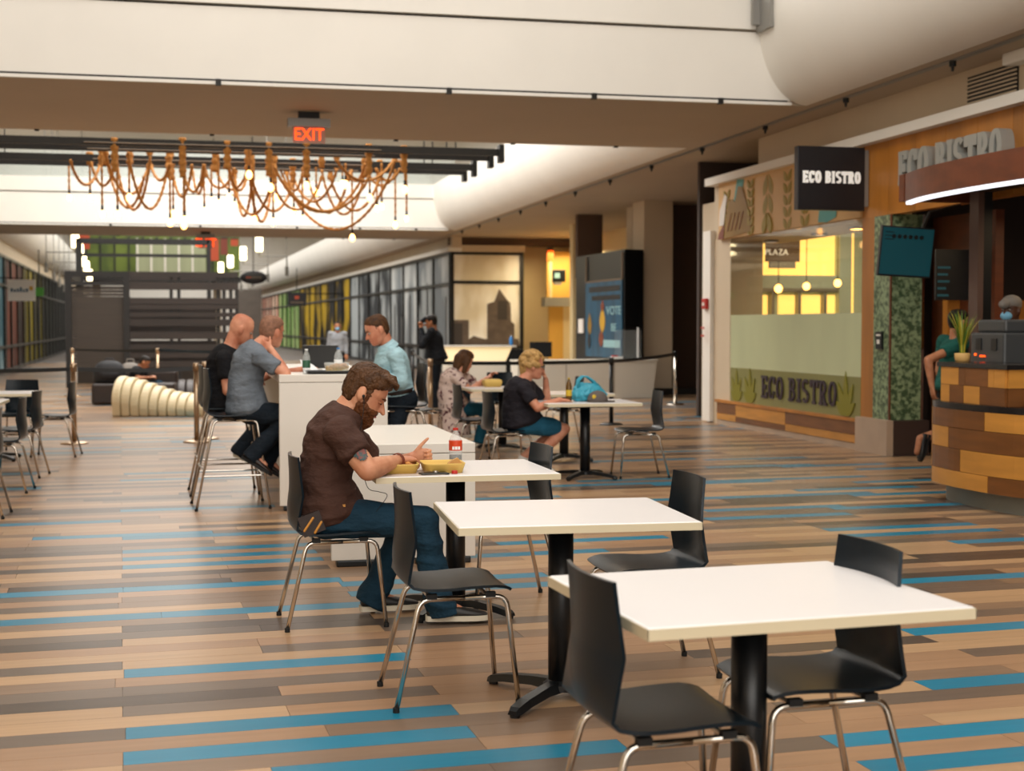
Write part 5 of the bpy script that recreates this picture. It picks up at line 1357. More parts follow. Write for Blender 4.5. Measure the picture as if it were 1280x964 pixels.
# blonde woman in black
P = dict(hip=J(653, 527, 13.32), waist=J(648, 509, 13.32), chest=J(650, 489, 13.3), neck=J(657, 473, 13.3), head=J(666, 457, 13.3),
         shr=J(655, 487, 13.11), shl=J(662, 484, 13.5), elr=J(672, 510, 13.02), ell=J(684, 506, 13.56), wrr=J(700, 500, 13.08), wrl=J(682, 474, 13.42),
         hir=J(656, 531, 13.23), hil=J(657, 530, 13.42), knr=J(706, 536, 13.2), knl=J(700, 534, 13.46), anr=J(666, 577, 13.15), anl=J(655, 570, 13.42), ftr=unit(.85, -.4, -.1), ftl=unit(.85, -.1, -.15),
         hf=V(.96, -.06, -.12), hu=V(.12, 0, 1))
def curly(M, root, off, vx):
    mb = MB(); rr = random.Random(5); sc = M.to_scale().x
    for i in range(90):
        a = rr.uniform(0, 2 * PI); b = rr.uniform(-.5, 1.5)
        x, y, z = -.015 + .095 * math.cos(b) * math.cos(a), .082 * math.cos(b) * math.sin(a), .03 + .095 * math.sin(b)
        if x > .05 and z < .06: continue
        mb.ell(M @ V(x, y, z), .028 * sc, .028 * sc, .028 * sc, None, 10, 6)
    mb.ell(M @ V(-.02, 0, .04), .1 * sc, .08 * sc, .08 * sc, M.to_3x3().normalized()); mb.cone(M @ V(-.07, 0, 0), M @ V(-.07, 0, -.08), .06 * sc, .04 * sc)
    remesh('hair', mb, 'hair_blonde', root, .007, 2, (.004, (50, 50, 50)), off)
r8, M8, off8 = person('person', 'blonde woman in a black t-shirt and denim shorts at the table with the blue bag', P, 'skin_pink', 'tee_charcoal', 'shorts_denim', .008, curly, hs=1.05, bw=1.12, bd=1.25, shorts=True, hands=dict(r=dict(d=V(1, .05, -.1), n=V(0, 0, -1), t=V(0, 1, 0), curl=(20, 25, 20)), l=dict(d=V(-.35, -.3, .8), n=V(-.9, 0, -.2), t=V(0, -.5, .3), curl=(40, 50, 40))), shoes=('shoe_white', 'shoe_sole'), topname='t_shirt', botname='denim_shorts', wr=(.005, (6, 6, 12)), browm='hair_blonde')
for s in (-1, 1):
    o = MB().tube([M8 @ V(.1, s * .034 + .026 * math.cos(q), -.004 + .02 * math.sin(q)) for q in (2 * PI * i / 18 for i in range(18))], .0028, 6, closed=True).build('glasses_rim', 'glasses_black', r8, True); o.location = -off8
    o = MB().tube([M8 @ V(.098, s * .06, 0), M8 @ V(-.01, s * .083, .0)], .003, 6).build('glasses_arm', 'glasses_black', r8); o.location = -off8
# generic standing figure
def standing(x, y, H, ang, lean=0.0):
    f = V(math.cos(ang), math.sin(ang), 0); l = V(-f.y, f.x, 0); b = V(x, y, 0); z = lambda k: V(0, 0, k * H)
    P = dict(hip=b + z(.53), waist=b + z(.63) + f * lean * .3, chest=b + z(.735) + f * lean * .7, neck=b + z(.83) + f * lean, head=b + z(.93) + f * (lean + .03), hf=f, hu=V(0, 0, 1))
    for s, k in (('l', 1), ('r', -1)):
        P['sh' + s] = b + z(.81) + l * k * .18 + f * lean; P['el' + s] = b + z(.63) + l * k * .22 + f * (lean - .02); P['wr' + s] = b + z(.48) + l * k * .22 + f * (.06 + lean)
        P['hi' + s] = b + z(.5) + l * k * .09; P['kn' + s] = b + z(.28) + l * k * .1 + f * .02; P['an' + s] = b + l * k * .1 + V(0, 0, .1); P['ft' + s] = (f + l * k * .25).normalized()
    return P, f, l
p = J(422, 440, 36); P, f, l = standing(p.x, 36, 1.56, -PI / 2 - .1)
r5, M5, o5 = person('person', 'distant standing man in a grey shirt wearing a pale blue face mask', P, 'skin_tan', 'shirt_light', 'jeans_dark', .013, hair_cap('hair_dark', grow=.006), 'long', lip=False)
o = MB().ell(M5 @ V(.075, 0, -.06), .04, .055, .045, M5.to_3x3().normalized()).build('face_mask', 'mask_blue', r5, True); o.location = -o5
o = MB().box(-.015, .015, -.005, .005, -.08, .0, Matrix.Translation(P['waist'] + f * .16)).build('badge', 'sign_black', r5); o.location = -o5
# dark coat with raised hands
p = J(545, 440, 24.5); P, f, l = standing(p.x, 24.5, 1.68, math.radians(165), .06)
P['head'] -= V(0, 0, .03); P['hf'] = V(-.93, .25, -.25)
for s, k in (('l', 1), ('r', -1)):
    P['el' + s] = P['sh' + s] + f * .16 + V(0, 0, -.24) + l * k * .05; P['wr' + s] = P['head'] + f * .17 + V(0, 0, -.1) + l * k * .05
r6, M6, o6 = person('person', 'man in a dark navy coat and cap standing beside the queue belt', P, 'skin_tan', 'coat_navy', 'jeans_dark', .012, hair_cap('hair_dark', grow=.012), 'long', topname='coat', bw=1.12, bd=1.3, armr=1.15)
o = MB().cone(M6 @ V(.07, 0, .07), M6 @ V(.15, 0, .05), .05, .035).build('cap_brim', 'coat_navy', r6, True); o.location = -o6
# man on the sofa
P = dict(hip=J(172, 482, 27.6), waist=J(170, 474, 27.6), chest=J(172, 465, 27.6), neck=J(176, 459, 27.6), head=J(181, 453, 27.6), shr=J(171, 464, 27.42), shl=J(178, 463, 27.78), elr=J(172, 473, 27.35), ell=J(184, 474, 27.85), wrr=J(186, 472, 27.4), wrl=J(190, 471, 27.6), hir=J(173, 484, 27.5), hil=J(175, 484, 27.7), knr=J(199, 480, 27.45), knl=J(200, 480, 27.75), anr=J(200, 500, 27.45), anl=J(202, 500, 27.75), ftr=V(1, 0, 0), ftl=V(1, 0, 0), hf=V(.85, -.1, -.5), hu=V(.5, 0, .85))
person('person', 'man in black bent over his phone on the dark sofa behind the white one', P, 'skin_tan', 'shirt_black', 'jeans_blue', .013, hair_cap('hair_dark', grow=.008))
# bistro worker with cap and mask
p = J(1260, 385, 11.8); P, f, l = standing(p.x + .05, 11.8, 1.74, math.radians(205))
r10, M10, o10 = person('person', 'bistro worker in a grey cap and face mask behind the counter machine', P, 'skin_dark', 'shirt_black', 'jeans_dark', .011, None)
R_ = M10.to_3x3().normalized(); mb = MB(); mb.ell(M10 @ V(-.008, 0, .06), .108, .088, .075, R_, 24, 12); mb.cone(M10 @ V(.07, 0, .055), M10 @ V(.13, 0, .045), .05, .04); mb.ell(M10 @ V(-.02, 0, .03), .1, .083, .04, R_)
remesh('cap', mb, 'bag_grey', r10, .008, 2, None, o10)
o = MB().ell(M10 @ V(.072, 0, -.06), .045, .058, .045, R_).build('face_mask', 'mask_blue', r10, True); o.location = -o10
# person in green leaning into the bistro
p = J(1192, 420, 12.7); P, f, l = standing(p.x, 12.7, 1.62, math.radians(10), .03)
P['knl'] = P['hil'] + V(-.02, 0, -.40); P['anl'] = J(1150, 548, 12.75); P['ftl'] = unit(-.35, -.1, -.9); P['ful'] = unit(-.9, 0, .35)
P['elr'] = J(1160, 450, 12.45); P['wrr'] = J(1165, 484, 12.4)
r11, M11, o11 = person('person', 'person in a green shirt stepping in behind the bistro counter, one foot raised', P, 'skin_tan', 'tee_green', 'shorts_dark' if cloth('shorts_dark', '1c1a1a', .2) else None, .01, hair_cap('hair_dark', grow=.01), shorts=True, shoes=('shoe_black', 'rubber'))
# ------------------------------------------------------------------ rope chandelier on its dark beams
mat('beam_black', '1c1917', .5, .2)
BE = []
BY = (22.5, 23.3, 24.7, 25.6)
for i, (y, z) in enumerate(zip(BY, (4.25, 4.25, 4.25, 4.25))):
    b = thing('ceiling_beam', ['nearest', 'second', 'third', 'farthest'][i] + ' long black beam of the rack the rope chandelier hangs from', 'beam', (1.0, y, z), 0, 'black beams over the atrium')
    MB().box(-6.1, 3.95, -.04, .04, -(.056, .045, .056, .04)[i], (.056, .045, .056, .04)[i]).build('bar', 'beam_black', b); MB().box(3.9, 3.98, -.1, .1, -.16, .12).build('end_block', 'black_metal', b)
    for x in (-4.0, 3.2): MB().tube([(x, 0, .05), (x, 0, 9.4 - z)], .012, 6).build('hanger_rod', 'black_metal', b)
    MB().tube([(-2.5, -.07, -.02), (2.0, -.07, -.02)], .012, 6).build('conduit', 'kiosk_frame', b)
    BE.append(z)
ch = thing('rope_chandelier', 'big chandelier of looped hemp ropes and bare bulbs under the black beams', 'chandelier', (1.2, 24.2, 4.3))
O_ = Vector((1.2, 24.2, 4.3))
rr = random.Random(21)
def ropetube(pts, r, name='rope'):
    # knotty rope
    P_ = [Vector(p) for p in pts]; out = []; rad = []; k = 0
    for a, b in zip(P_[:-1], P_[1:]):
        n = max(1, int((b - a).length / .035))
        for i in range(n): out.append(a.lerp(b, i / n)); rad.append(r * (1.0 + .22 * math.sin(k * 1.9))); k += 1
    out.append(P_[-1]); rad.append(r)
    return MB().tube([p - O_ for p in out], rad, 7).build(name, 'rope', ch, True)
def swag(x0, y0, x1, y1, yb, Y0, Y1, r=.022):
    a = J(x0, y0, Y0); b = J(x1, y1, Y1); m = J((x0 + x1) / 2, yb, (Y0 + Y1) / 2)
    base = (a.z + b.z) / 2; s = base - m.z; pts = []
    for i in range(25):
        f = i / 24; p = a.lerp(b, f); p.z -= s * (1 - (2 * f - 1) ** 2) ** .85; pts.append(p)
    ropetube(pts, r)
def drop(x, y0, y1, Y, bulb=True, r=.018):
    a = J(x, y0, Y); b = J(x, y1, Y); b.x = a.x; b.y = a.y
    ropetube([a, b], r)
    if bulb:
        o = MB().lathe([(.018, -.07), (.02, -.01), (.018, .02)], b - O_, 10).build('socket', 'black_metal', ch)
        MB().lathe([(.01, -.055), (.028, -.075), (.048, -.11), (.052, -.14), (.042, -.175), (.02, -.195), (.004, -.2)], b - O_, 14).build('bulb', 'bulb', o, True)
def knot(x, y0, y1, Y, r=.055):
    a = J(x, y0, Y); b = J(x, y1, Y); b.x = a.x; b.y = a.y
    ropetube([a, b], r, 'rope_bundle')
Ys = lambda y: 22.5 if y < 180 else 23.5 if y < 190 else 25.0 if y < 198 else 26.2
DROPS = [(86, 202, 238, 26), (112, 192, 238, 25), (127, 188, 258, 23.5), (146, 174, 258, 22.6), (161, 184, 237, 24), (212, 190, 268, 23.6), (216, 190, 258, 25), (230, 176, 265, 22.6), (229, 178, 272, 24.4), (255, 205, 255, 26), (264, 196, 242, 25), (273, 190, 245, 23.5), (286, 180, 237, 24.3), (293, 200, 248, 26), (311, 176, 208, 22.6), (317, 190, 264, 24), (338, 178, 224, 22.6), (345, 195, 238, 25), (341, 182, 268, 24), (367, 200, 255, 26), (378, 205, 265, 25), (383, 178, 222, 22.6), (395, 195, 231, 25), (428, 200, 221, 26), (432, 200, 221, 24), (440, 208, 288, 25.2), (462, 190, 238, 24.5), (471, 208, 252, 25.6), (477, 200, 249, 24.6), (494, 200, 272, 25.4), (506, 182, 227, 22.8), (508, 190, 265, 25.8)]
for x, y0, y1, Y in DROPS: drop(x, y0 + 4, y1, Y)
for x, y0, y1, Y in ((112, 190, 206, 25), (127, 186, 206, 24), (131, 180, 206, 24), (143, 172, 215, 22.5), (162, 182, 205, 24), (187, 188, 212, 25), (211, 186, 222, 24.2), (214, 186, 225, 25), (228, 172, 222, 22.5), (255, 204, 222, 26), (269, 190, 215, 24), (284, 176, 212, 22.5), (293, 204, 222, 26), (310, 178, 222, 23), (314, 190, 225, 24.5), (336, 178, 220, 22.5), (342, 190, 230, 24.6), (358, 202, 218, 26), (366, 198, 228, 25), (383, 178, 222, 22.5), (402, 190, 210, 24), (413, 202, 225, 26), (421, 194, 212, 25), (437, 208, 226, 26), (456, 190, 222, 24), (461, 180, 218, 22.6), (475, 200, 222, 26), (494, 192, 210, 25), (505, 182, 215, 22.6)):
    knot(x, y0, y1, Y)
SW_ = [(88, 200, 126, 200, 231), (112, 194, 145, 198, 232), (131, 188, 188, 195, 243), (131, 186, 180, 220, 258), (144, 190, 188, 196, 262), (160, 190, 210, 205, 261), (186, 196, 212, 205, 225), (215, 208, 240, 206, 246), (228, 205, 255, 205, 240), (240, 206, 256, 206, 242), (255, 208, 293, 210, 235), (284, 200, 312, 205, 238), (286, 210, 340, 225, 268), (293, 210, 316, 212, 270), (312, 220, 341, 215, 277), (314, 220, 366, 225, 264), (336, 215, 402, 220, 262), (342, 205, 460, 205, 265), (343, 208, 462, 220, 264), (345, 195, 494, 200, 287), (366, 218, 421, 212, 252), (383, 215, 437, 215, 266), (402, 212, 456, 215, 268), (413, 222, 478, 210, 263), (421, 200, 494, 195, 226), (437, 212, 456, 205, 226), (456, 205, 500, 200, 232), (470, 210, 500, 210, 226), (358, 215, 378, 215, 238), (268, 205, 311, 208, 237)]
for i, (x0, y0, x1, y1, yb) in enumerate(SW_):
    Ya = rr.uniform(22.8, 26.2); swag(x0, y0, x1, y1, yb, Ya, rr.uniform(22.8, 26.2), .024)
# exit signs
def exit_sign(x, y, Y, label, h=.19, top=CZ):
    p = J(x, y, Y); t = thing('exit_sign', label, 'sign', p)
    MB().box(-.2, .2, -.03, .03, -h / 2, h / 2).build('panel', 'exit_pane', t)
    text_mesh('EXIT', h * 1.12, Matrix.Translation((0, -.034, 0)) @ MF, 'letter', 'exit_red', t, sx=.85)
    MB().box(-.26, .26, -.08, .08, h / 2, h / 2 + .1).build('housing', 'grey_metal', t); MB().box(-.13, .13, -.06, .06, h / 2 + .1, top - p.z).build('mount', 'black_metal', t)
mat('exit_pane', 'c99a80', .3, alpha=.6); mat('exit_red', 'ff4a08', emit=2.5, emitc='ff4a08')
exit_sign(386, 169, 17.8, 'lit orange EXIT sign hanging under the near footbridge')
exit_sign(257, 304, 41.0, 'small lit orange EXIT sign under the far footbridge', .3)
# smoke detector and small ceiling parts
p = J(1255, 58, 12.0); p.z = CZ
t = thing('smoke_detector', 'white ceiling device with a green light above the bistro', 'detector', (7.85, 12.3, 3.98)); MB().box(-.14, .14, -.2, .2, 0, .12).build('body', 'white_paint', t, bevel=.02); MB().box(-.1, -.08, -.212, -.2, .03, .05).build('light', 'led_green' if mat('led_green', '40ff40', emit=2) else '', t)

# ------------------------------------------------------------------ things on tables
mat('foam_yellow', 'dcb860', .6, vary=.05, scale=(5, 5, 5)); mat('food_brown', '9a4a1c', .7, c2='c98a3a', scale=(50, 50, 50), bump=.6); mat('clear_plastic', 'e6eceb', .08, alpha=.28); mat('cola', '1a0a06', .1); mat('label_red', 'cc4218', .45); mat('cap_red', 'b8281c', .4); mat('bread', 'c99a5e', .8, vary=.2, scale=(30, 30, 30)); mat('paper_white', 'eef0f0', .7); mat('bag_teal', '3aa6c0', .45, alpha=.92, vary=.15, scale=(8, 8, 8)); mat('cap_grey', '5c5450', .85); mat('bottle_green', '3a6a4a', .1, alpha=.5); mat('beer_amber', '6a4a10', .1, alpha=.85); mat('label_yellow', 'd0b030', .5); mat('cap_blue', '2a72b0', .4); mat('tray_black', '15171b', .4); mat('laptop_dark', '1a1d1f', .3)
def tray_half(mb, x0, x1, y0, y1, h, th=.004, fl=.012):
    def rr_(a, b, c, d, r=.03, n=5):
        pts = []
        for cx, cy, a0 in ((b - r, d - r, 0), (a + r, d - r, 90), (a + r, c + r, 180), (b - r, c + r, 270)):
            pts += [(cx + r * math.cos(math.radians(a0 + 90 * k / n)), cy + r * math.sin(math.radians(a0 + 90 * k / n))) for k in range(n + 1)]
        return pts
    rs = [[V(x, y, z) for x, y in rr_(x0 + o, x1 - o, y0 + o, y1 - o)] for o, z in ((fl * 1.2, 0), (fl * .2, h * .85), (0, h), (th, h), (fl * .2 + th, h * .8), (fl * 1.2 + th, th), )]
    mb.rings(rs)
# two-part yellow clamshell
p0 = G(478, 596, .741); p1 = G(580, 590, .741)
bx_ = thing('takeaway_box', 'open yellow foam clamshell with food in front of the bearded man', 'food box', (1.12, 6.98, .741), math.radians(-2))
for i, (x0, x1) in enumerate(((-.22, -.01), (.01, .22))):
    mb = MB(); tray_half(mb, x0, x1, -.09, .13, .048); mb.build('tray' if i == 0 else 'lid', 'foam_yellow', bx_, True)
fd = MB(); r_ = random.Random(2)
for i in range(40): fd.ell(V(r_.uniform(-.19, -.05), r_.uniform(-.06, .1), .03 + r_.uniform(0, .018)), .016, .014, .01, None, 8, 6)
o = fd.build('food', 'food_brown', bx_, True); o['kind'] = 'stuff'
fd = MB()
for i in range(8): fd.ell(V(r_.uniform(.04, .18), r_.uniform(-.04, .1), .012 + r_.uniform(0, .012)), .012, .01, .006, None, 8, 6)
o = fd.build('crumbs', 'food_brown', bx_, True); o['kind'] = 'stuff'
t = thing('bread_piece', 'torn piece of bread standing at the edge of the yellow box', 'bread', (1.30, 7.03, .757)); mb = MB(); mb.prism([(-.035, 0), (.032, 0), (.036, .026), (.018, .05), (-.012, .038), (-.034, .022)], .022, MF); mb.build('crumb', 'bread', t, bevel=.004); MB().box(-.03, .034, .0, .006, .0, .022).build('crust', 'honey_board', t)
def bottle(name, label, p, H, R, body, cap, lab=None, liquid=None, lz=(.45, .68), fill=.3, cat='bottle'):
    t = thing(name, label, cat, p)
    pr = [(R * .85, 0), (R, .02 * H), (R * .95, .1 * H), (R, .2 * H), (R, .66 * H), (R * .8, .76 * H), (R * .45, .87 * H), (R * .36, .92 * H), (R * .36, .97 * H)]
    MB().lathe(pr, n=24).build('body', body, t, True)
    MB().lathe([(R * .42, .945 * H), (R * .42, H), (R * .38, 1.005 * H)], n=20).build('cap', cap, t)
    if lab: MB().lathe([(R * 1.012, lz[0] * H), (R * 1.02, lz[0] * H + .002), (R * 1.02, lz[1] * H - .002), (R * 1.012, lz[1] * H)], n=24).build('label', lab, t, True)
    if liquid: MB().lathe([(R * .8, .004), (R * .92, .03 * H), (R * .92, fill * H)], n=24).build('liquid', liquid, t, True)
    return t
b1 = bottle('soda_bottle', 'clear soda bottle with red label and red cap beside the yellow box', (1.345, 7.22, .741), .2, .034, 'clear_plastic', 'cap_red', 'label_red', 'cola', (.42, .68), .3)
for k in range(3): MB().box(-.006, .006, -.001, .001, -.008, .008, Matrix.Rotation(-.5 + k * .42, 4, 'Z') @ Matrix.Translation((0, -.0355, .098))).build('label_print', 'paper_white', b1)
t = thing('bottle_cap', 'small red bottle cap lying at the table edge', 'cap', (1.275, 6.87, .741)); MB().lathe([(.014, 0), (.015, .002), (.015, .014), (.013, .016)], n=16).build('shell', 'cap_red', t); MB().lathe([(.0155, .0), (.0155, .003)], n=16).build('ring', 'cap_red', t)
t = thing('smartphone', 'dark smartphone lying with keys on the table edge', 'phone', (1.17, 6.86, .741), .1); MB().box(-.07, .07, -.035, .035, 0, .008).build('body', 'black_satin', t, bevel=.003); MB().box(-.065, .065, -.031, .031, .008, .0085).build('screen', 'kiosk_dark', t)
t = thing('key_ring', 'small metal keys lying on the dark phone', 'keys', (1.18, 6.87, .75)); MB().tube([V(.018 * math.cos(a), .018 * math.sin(a), .003) for a in (2 * PI * k / 16 for k in range(16))], .0018, 6, closed=True).build('ring', 'chrome', t)
for k in range(3): MB().box(.015, .06, -.005, .005, .001, .004, Matrix.Rotation(2.2 + k * .6, 4, 'Z')).build('key', 'brass' if k else 'chrome', t)
t = thing('placemat', 'grey brown paper napkin under the yellow box', 'napkin', (1.02, 6.95, .741), .03); MB().box(-.14, .2, -.14, .12, 0, .0008).build('sheet', 'napkin_grey' if mat('napkin_grey', 'b9a89a', .8) else '', t); MB().box(-.14, .2, -.14, -.12, .0008, .0014).build('fold', 'napkin_grey', t)
# bar table things (z = 1.08)
Z = 1.081
bottle('water_bottle', 'clear water bottle with green label near the elbow of the man in grey', (J(383, 465, 11.5).x, 11.5, Z), .2, .032, 'clear_plastic', 'paper_white', 'bottle_label' if mat('bottle_label', '2f5f48', .5) else None, None, (.25, .55))
bottle('water_bottle', 'clear bottle with a blue cap behind the food container on the bar table', (J(423, 465, 12.1).x, 12.1, Z), .2, .036, 'clear_plastic', 'cap_blue', 'paper_white', None, (.3, .5))
t = thing('serving_tray', 'black serving tray near the front edge of the bar table', 'tray', (J(412, 465, 11.55).x, 11.55, Z)); mb = MB(); tray_half(mb, -.19, .2, -.13, .15, .025, .005, .01); mb.build('tray', 'tray_black', t, True); MB().box(-.1, .17, -.1, .1, .006, .012).build('liner', 'label_yellow', t)
c = t.location
t = thing('food_container', 'clear plastic container of fried food on the black tray', 'food box', (c.x + .06, c.y + .02, Z + .014)); mb = MB(); tray_half(mb, -.1, .1, -.08, .08, .075, .003, .01); mb.build('box', 'clear_plastic', t, True); fd = MB()
for i in range(40): fd.ell(V(r_.uniform(-.075, .075), r_.uniform(-.055, .055), .02 + r_.uniform(0, .04)), .018, .014, .012, None, 8, 6)
o = fd.build('food', 'fried_food' if mat('fried_food', 'c98a4a', .7, vary=.4, scale=(40, 40, 40)) else '', t, True); o['kind'] = 'stuff'
t = thing('paper_sheets', 'crumpled white paper standing up beside the food container', 'paper', (c.x - .13, c.y + .25, Z + .002))
MB().add([(-.06, -.05, 0), (.07, -.08, 0), (.1, .07, .0), (-.05, .06, .0), (-.09, .0, .11), (.01, .0, .07)], [(0, 1, 5, 4), (1, 2, 5), (2, 3, 4, 5), (3, 0, 4)]).build('sheet', 'paper_white', t); MB().add([(.1, -.07, .002), (.26, -.05, .002), (.25, .08, .004), (.1, .08, .03)], [(0, 1, 2, 3)]).build('sheet', 'paper_white', t)
t = thing('laptop', 'dark open laptop on the bar table seen from behind the screen', 'laptop', (*G(401, 462, Z).xy, Z), -.15); t.location.y = 13.1; t.location.x = J(401, 462, 13.1).x
MB().box(-.16, .16, -.02, .2, 0, .015).build('base', 'laptop_dark', t); MB().box(-.16, .16, -.012, 0, 0, .2, Matrix.Translation((0, -.02, .012)) @ Matrix.Rotation(.15, 4, 'X')).build('screen', 'laptop_dark', t)
t = thing('paper_stack', 'low pile of papers by the hand of the man in grey', 'paper', (*G(372, 471, Z).xy, Z)); t.location.y = 12.3; t.location.x = .88
for k in range(3): MB().box(-.11, .11, -.14, .14, .004 * k, .004 * k + .003, Matrix.Rotation(.15 * k, 4, 'Z')).build('sheet', 'napkin_grey', t)
# blue bag table (z = .74)
Z = .741
t = thing('plastic_bag', 'turquoise plastic shopping bag with loop handles on the white table', 'bag', (*G(735, 502, Z).xy, Z)); t.location.y = 13.2; t.location.x = J(735, 500, 13.2).x
mb = MB(); rs = []
for z, a, b in ((0, .15, .09), (.05, .17, .1), (.09, .15, .085), (.13, .12, .05), (.15, .10, .025)):
    rs.append([V(a * math.cos(q) * (1 + .12 * math.sin(5 * q + z * 40)), b * math.sin(q) * (1 + .15 * math.cos(4 * q + z * 30)), z + .012 * math.sin(3 * q)) for q in (2 * PI * k / 28 for k in range(28))])
mb.rings(rs); bo = remesh('body', mb, 'bag_teal', t, .008, 1, (.012, (22, 22, 18))); bo.location.z = .014
for s in (-1, 1): MB().tube([V(-.1, s * .02, .12), V(-.1, s * .03, .2), V(-.06, s * .035, .24), V(-.01, s * .03, .235), V(.05, s * .02, .19), V(.1, s * .01, .13)], [.02, .012, .009, .010, .014, .028], 8).build('handle', 'bag_teal', t, True)
t = thing('baseball_cap', 'grey baseball cap lying in front of the turquoise bag', 'cap', (0, 13.02, Z)); t.location.x = J(747, 500, 13.02).x
mb = MB(); mb.rings([[V(.1 * k * math.cos(q), .09 * k * math.sin(q), z) for q in (2 * PI * i / 24 for i in range(24))] for z, k in ((0, 1), (.04, .97), (.075, .8), (.1, .5), (.11, .1))]); mb.build('crown', 'cap_grey', t, True)
mb = MB(); mb.prism([(.07 + .1 * math.cos(q), .08 * math.sin(q)) for q in (-PI / 2 + PI * i / 12 for i in range(13))], .008, Matrix.Translation((0, 0, .004))); mb.build('brim', 'cap_grey', t); MB().ell((-.055, -.072, .055), .02, .006, .02).build('patch', 'label_yellow', t, True)
t = bottle('beer_bottle', 'small glass beer bottle with yellow label left of the turquoise bag', (J(711, 500, 13.1).x, 13.1, Z), .23, .029, 'beer_amber', 'label_yellow', 'label_yellow', None, (.25, .5))
t = thing('takeaway_box', 'closed yellow foam box in front of the woman in the floral dress', 'food box', (J(615, 490, 16.6).x, 16.6, Z)); mb = MB(); tray_half(mb, -.11, .11, -.1, .1, .05); mb.build('base', 'foam_yellow', t, True); MB().rings([[V(x * k, y * k, z) for x, y in ((-.11, -.1), (.11, -.1), (.11, .1), (-.11, .1))] for z, k in ((.05, 1), (.08, .9), (.09, .8))]).build('lid', 'foam_yellow', t, bevel=.01)
# monitor on the low counter
t = thing('desk_monitor', 'black computer monitor behind the low counter above the blonde head', 'monitor', (J(676, 440, 29.5).x, 29.5, 0)); MB().box(-.24, .24, -.02, .02, .8, 1.12).build('screen', 'black_satin', t); MB().box(-.03, .03, -.01, .02, .02, .82).build('stand', 'black_satin', t); MB().lathe([(.15, 0), (.14, .02)], n=18).build('base', 'black_satin', t)
# ------------------------------------------------------------------ things on the bistro counter
ZT = .84 + .325
mat('grass_blade', '5a7a1c', .6, vary=.3, scale=(6, 6, 6)); mat('grass_tip', 'a89a2a', .6); mat('pot_wood', 'c9a060', .6)
p = J(1195, 450, 10.8); t = thing('potted_grass', 'potted ornamental grass on the display box of the bistro counter', 'plant', (6.3, 10.74, ZT))
MB().lathe([(.05, 0), (.06, .02), (.065, .07), (.06, .075)], n=18).build('pot', 'pot_wood', t, True)
rg = random.Random(9)
for i in range(70):
    a = rg.uniform(0, 2 * PI); L = rg.uniform(.26, .42); s = rg.uniform(.05, .16); wd = .006
    pts = [V(.02 * math.cos(a) + s * math.cos(a) * f ** 2, .02 * math.sin(a) + s * math.sin(a) * f ** 2, .06 + L * f - .04 * f * f) for f in (0, .3, .6, .85, 1)]
    n_ = V(-math.sin(a), math.cos(a), 0); mb = MB(); vs = []
    for k, q in enumerate(pts): ww = wd * (1, 1, .8, .5, .1)[k]; vs += [q - n_ * ww, q + n_ * ww]
    mb.add(vs, [(2 * k, 2 * k + 1, 2 * k + 3, 2 * k + 2) for k in range(4)]); mb.build('blade', 'grass_tip' if rg.random() < .3 else 'grass_blade', t)
t = thing('coffee_machine', 'large dark grey espresso machine on the bistro counter', 'machine', (6.86, 11.0, .84))
MB().box(-.2, .2, -.3, .22, .02, .57).build('body', 'machine_grey', t, bevel=.02); MB().box(-.16, .16, -.25, .18, .57, .68).build('hopper', 'machine_grey', t, bevel=.02)
for y in (-.16, .08): MB().box(-.21, -.2, y - .04, y + .04, .42, .52).build('display', 'black_satin', t)
MB().box(-.212, -.2, -.02, .05, .36, .375).build('indicator', 'exit_red', t); MB().box(-.212, -.2, .12, .14, .37, .39).build('indicator', 'orange_glow', t)
for y in (-.25, .17):
    for x in (-.15, .15): MB().lathe([(.025, 0), (.025, .022)], (x, y, 0), 10).build('foot', 'rubber', t)
t = thing('card_terminal', 'small white card terminal at the right edge of the bistro counter', 'terminal', (6.32, 9.62, .84), .4); MB().box(-.05, .05, -.09, .09, 0, .05).build('body', 'paper_white', t, bevel=.008); MB().box(-.04, .04, -.03, .07, .05, .054).build('screen', 'black_satin', t)

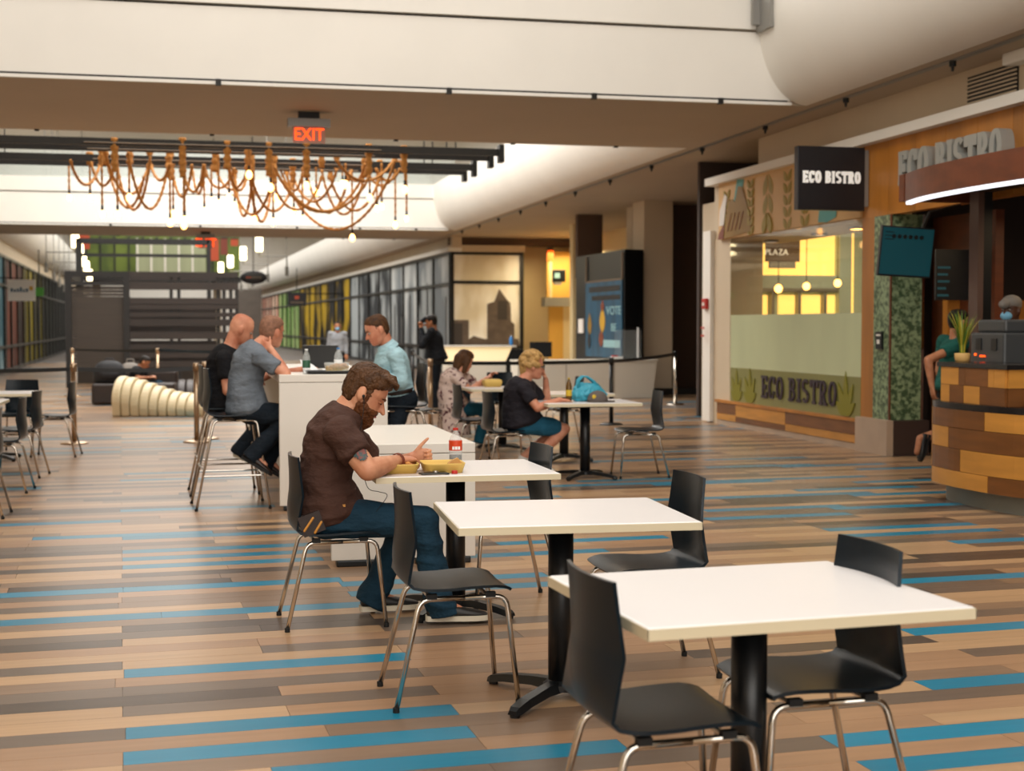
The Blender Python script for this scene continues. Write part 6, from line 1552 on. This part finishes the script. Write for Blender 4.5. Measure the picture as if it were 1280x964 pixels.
# ------------------------------------------------------------------ small things in the distance
def sign_at(name, label, cat, x, y, Y, w, h, m, marks=()):
    p = J(x, y, Y); t = thing(name, label, cat, p)
    MB().box(-w / 2, w / 2, -.05, .05, -h / 2, h / 2).build('board', m, t)
    for a, b, c, d, mm in marks: MB().box(a, b, -.056, -.05, c, d).build('mark', mm, t)
    MB().tube([(0, 0, h / 2), (0, 0, CZ - p.z)], .02, 6).build('hanger', 'black_metal', t); return t
t = sign_at('storefront_sign', 'dark hanging sign with a red mark on the far right storefront', 'sign', 371, 374, 66, .85, .6, 'sign_black', ((-.1, .1, 0, .15, 'banner_red'), (-.3, .3, -.18, -.12, 'kiosk_frame')))
MB().tube([(0, 0, .25), (bend(7.65, 66) - t.location.x, 0, .25)], .03, 6).build('arm', 'black_metal', t)
t = sign_at('storefront_sign', 'small green lit sign right of the white hanging sign', 'sign', 49, 365, 52, .3, .3, 'green_glow' if mat('green_glow', '2f6a1c', emit=.1) else '', ())
MB().tube([(0, 0, .1), (bend(-5.5, 52) - t.location.x, 0, .1)], .02, 6).build('arm', 'black_metal', t)
t = thing('acrylic_shield', 'clear acrylic shield standing on the low white counter', 'shield', (J(785, 430, 27.7).x, 27.7, .78)); MB().box(-.28, .28, 0, .01, .02, .6).build('panel', 'acrylic' if mat('acrylic', 'e0e8e8', .05, alpha=.1) else '', t); MB().box(.2, .225, -.01, .02, 0, .65).build('edge_strip', 'paper_white', t)
for x in (-.22, .22): MB().box(x - .04, x + .04, -.06, .08, 0, .02).build('foot', 'grey_metal', t)
t = thing('leaflet_box', 'small white and red leaflet box on the low white counter', 'box', (J(778, 450, 27.6).x - .12, 27.65, .78)); MB().box(-.12, .12, -.08, .0, 0, .06).build('tray', 'paper_white', t); MB().box(-.1, .02, -.07, -.01, .06, .09).build('leaflets', 'red_plastic', t)
t = bottle('sanitizer_bottle', 'small blue pump bottle on the reception desk', (J(639, 430, 33.8).x, 33.8, .99), .24, .045, 'cap_blue', 'paper_white')
# added bar grid around the rear fill light, unseen behind the camera
rw = struct(bpy.data.objects.new('rear_fill_frame', None)); col.objects.link(rw); rw.location = (1.1, -11.98, 1.3); rw['label'] = 'added bar frame of the fill light, unseen behind the viewer'
for i in range(7): MB().box(-6 + 2 * i - .05, -6 + 2 * i + .05, 0, .1, 0, 6.6).build('mullion', 'black_metal', rw)
for z in (0, 2.2, 4.4, 6.6): MB().box(-6, 6, 0, .1, z - .05, z + .05).build('rail', 'black_metal', rw)
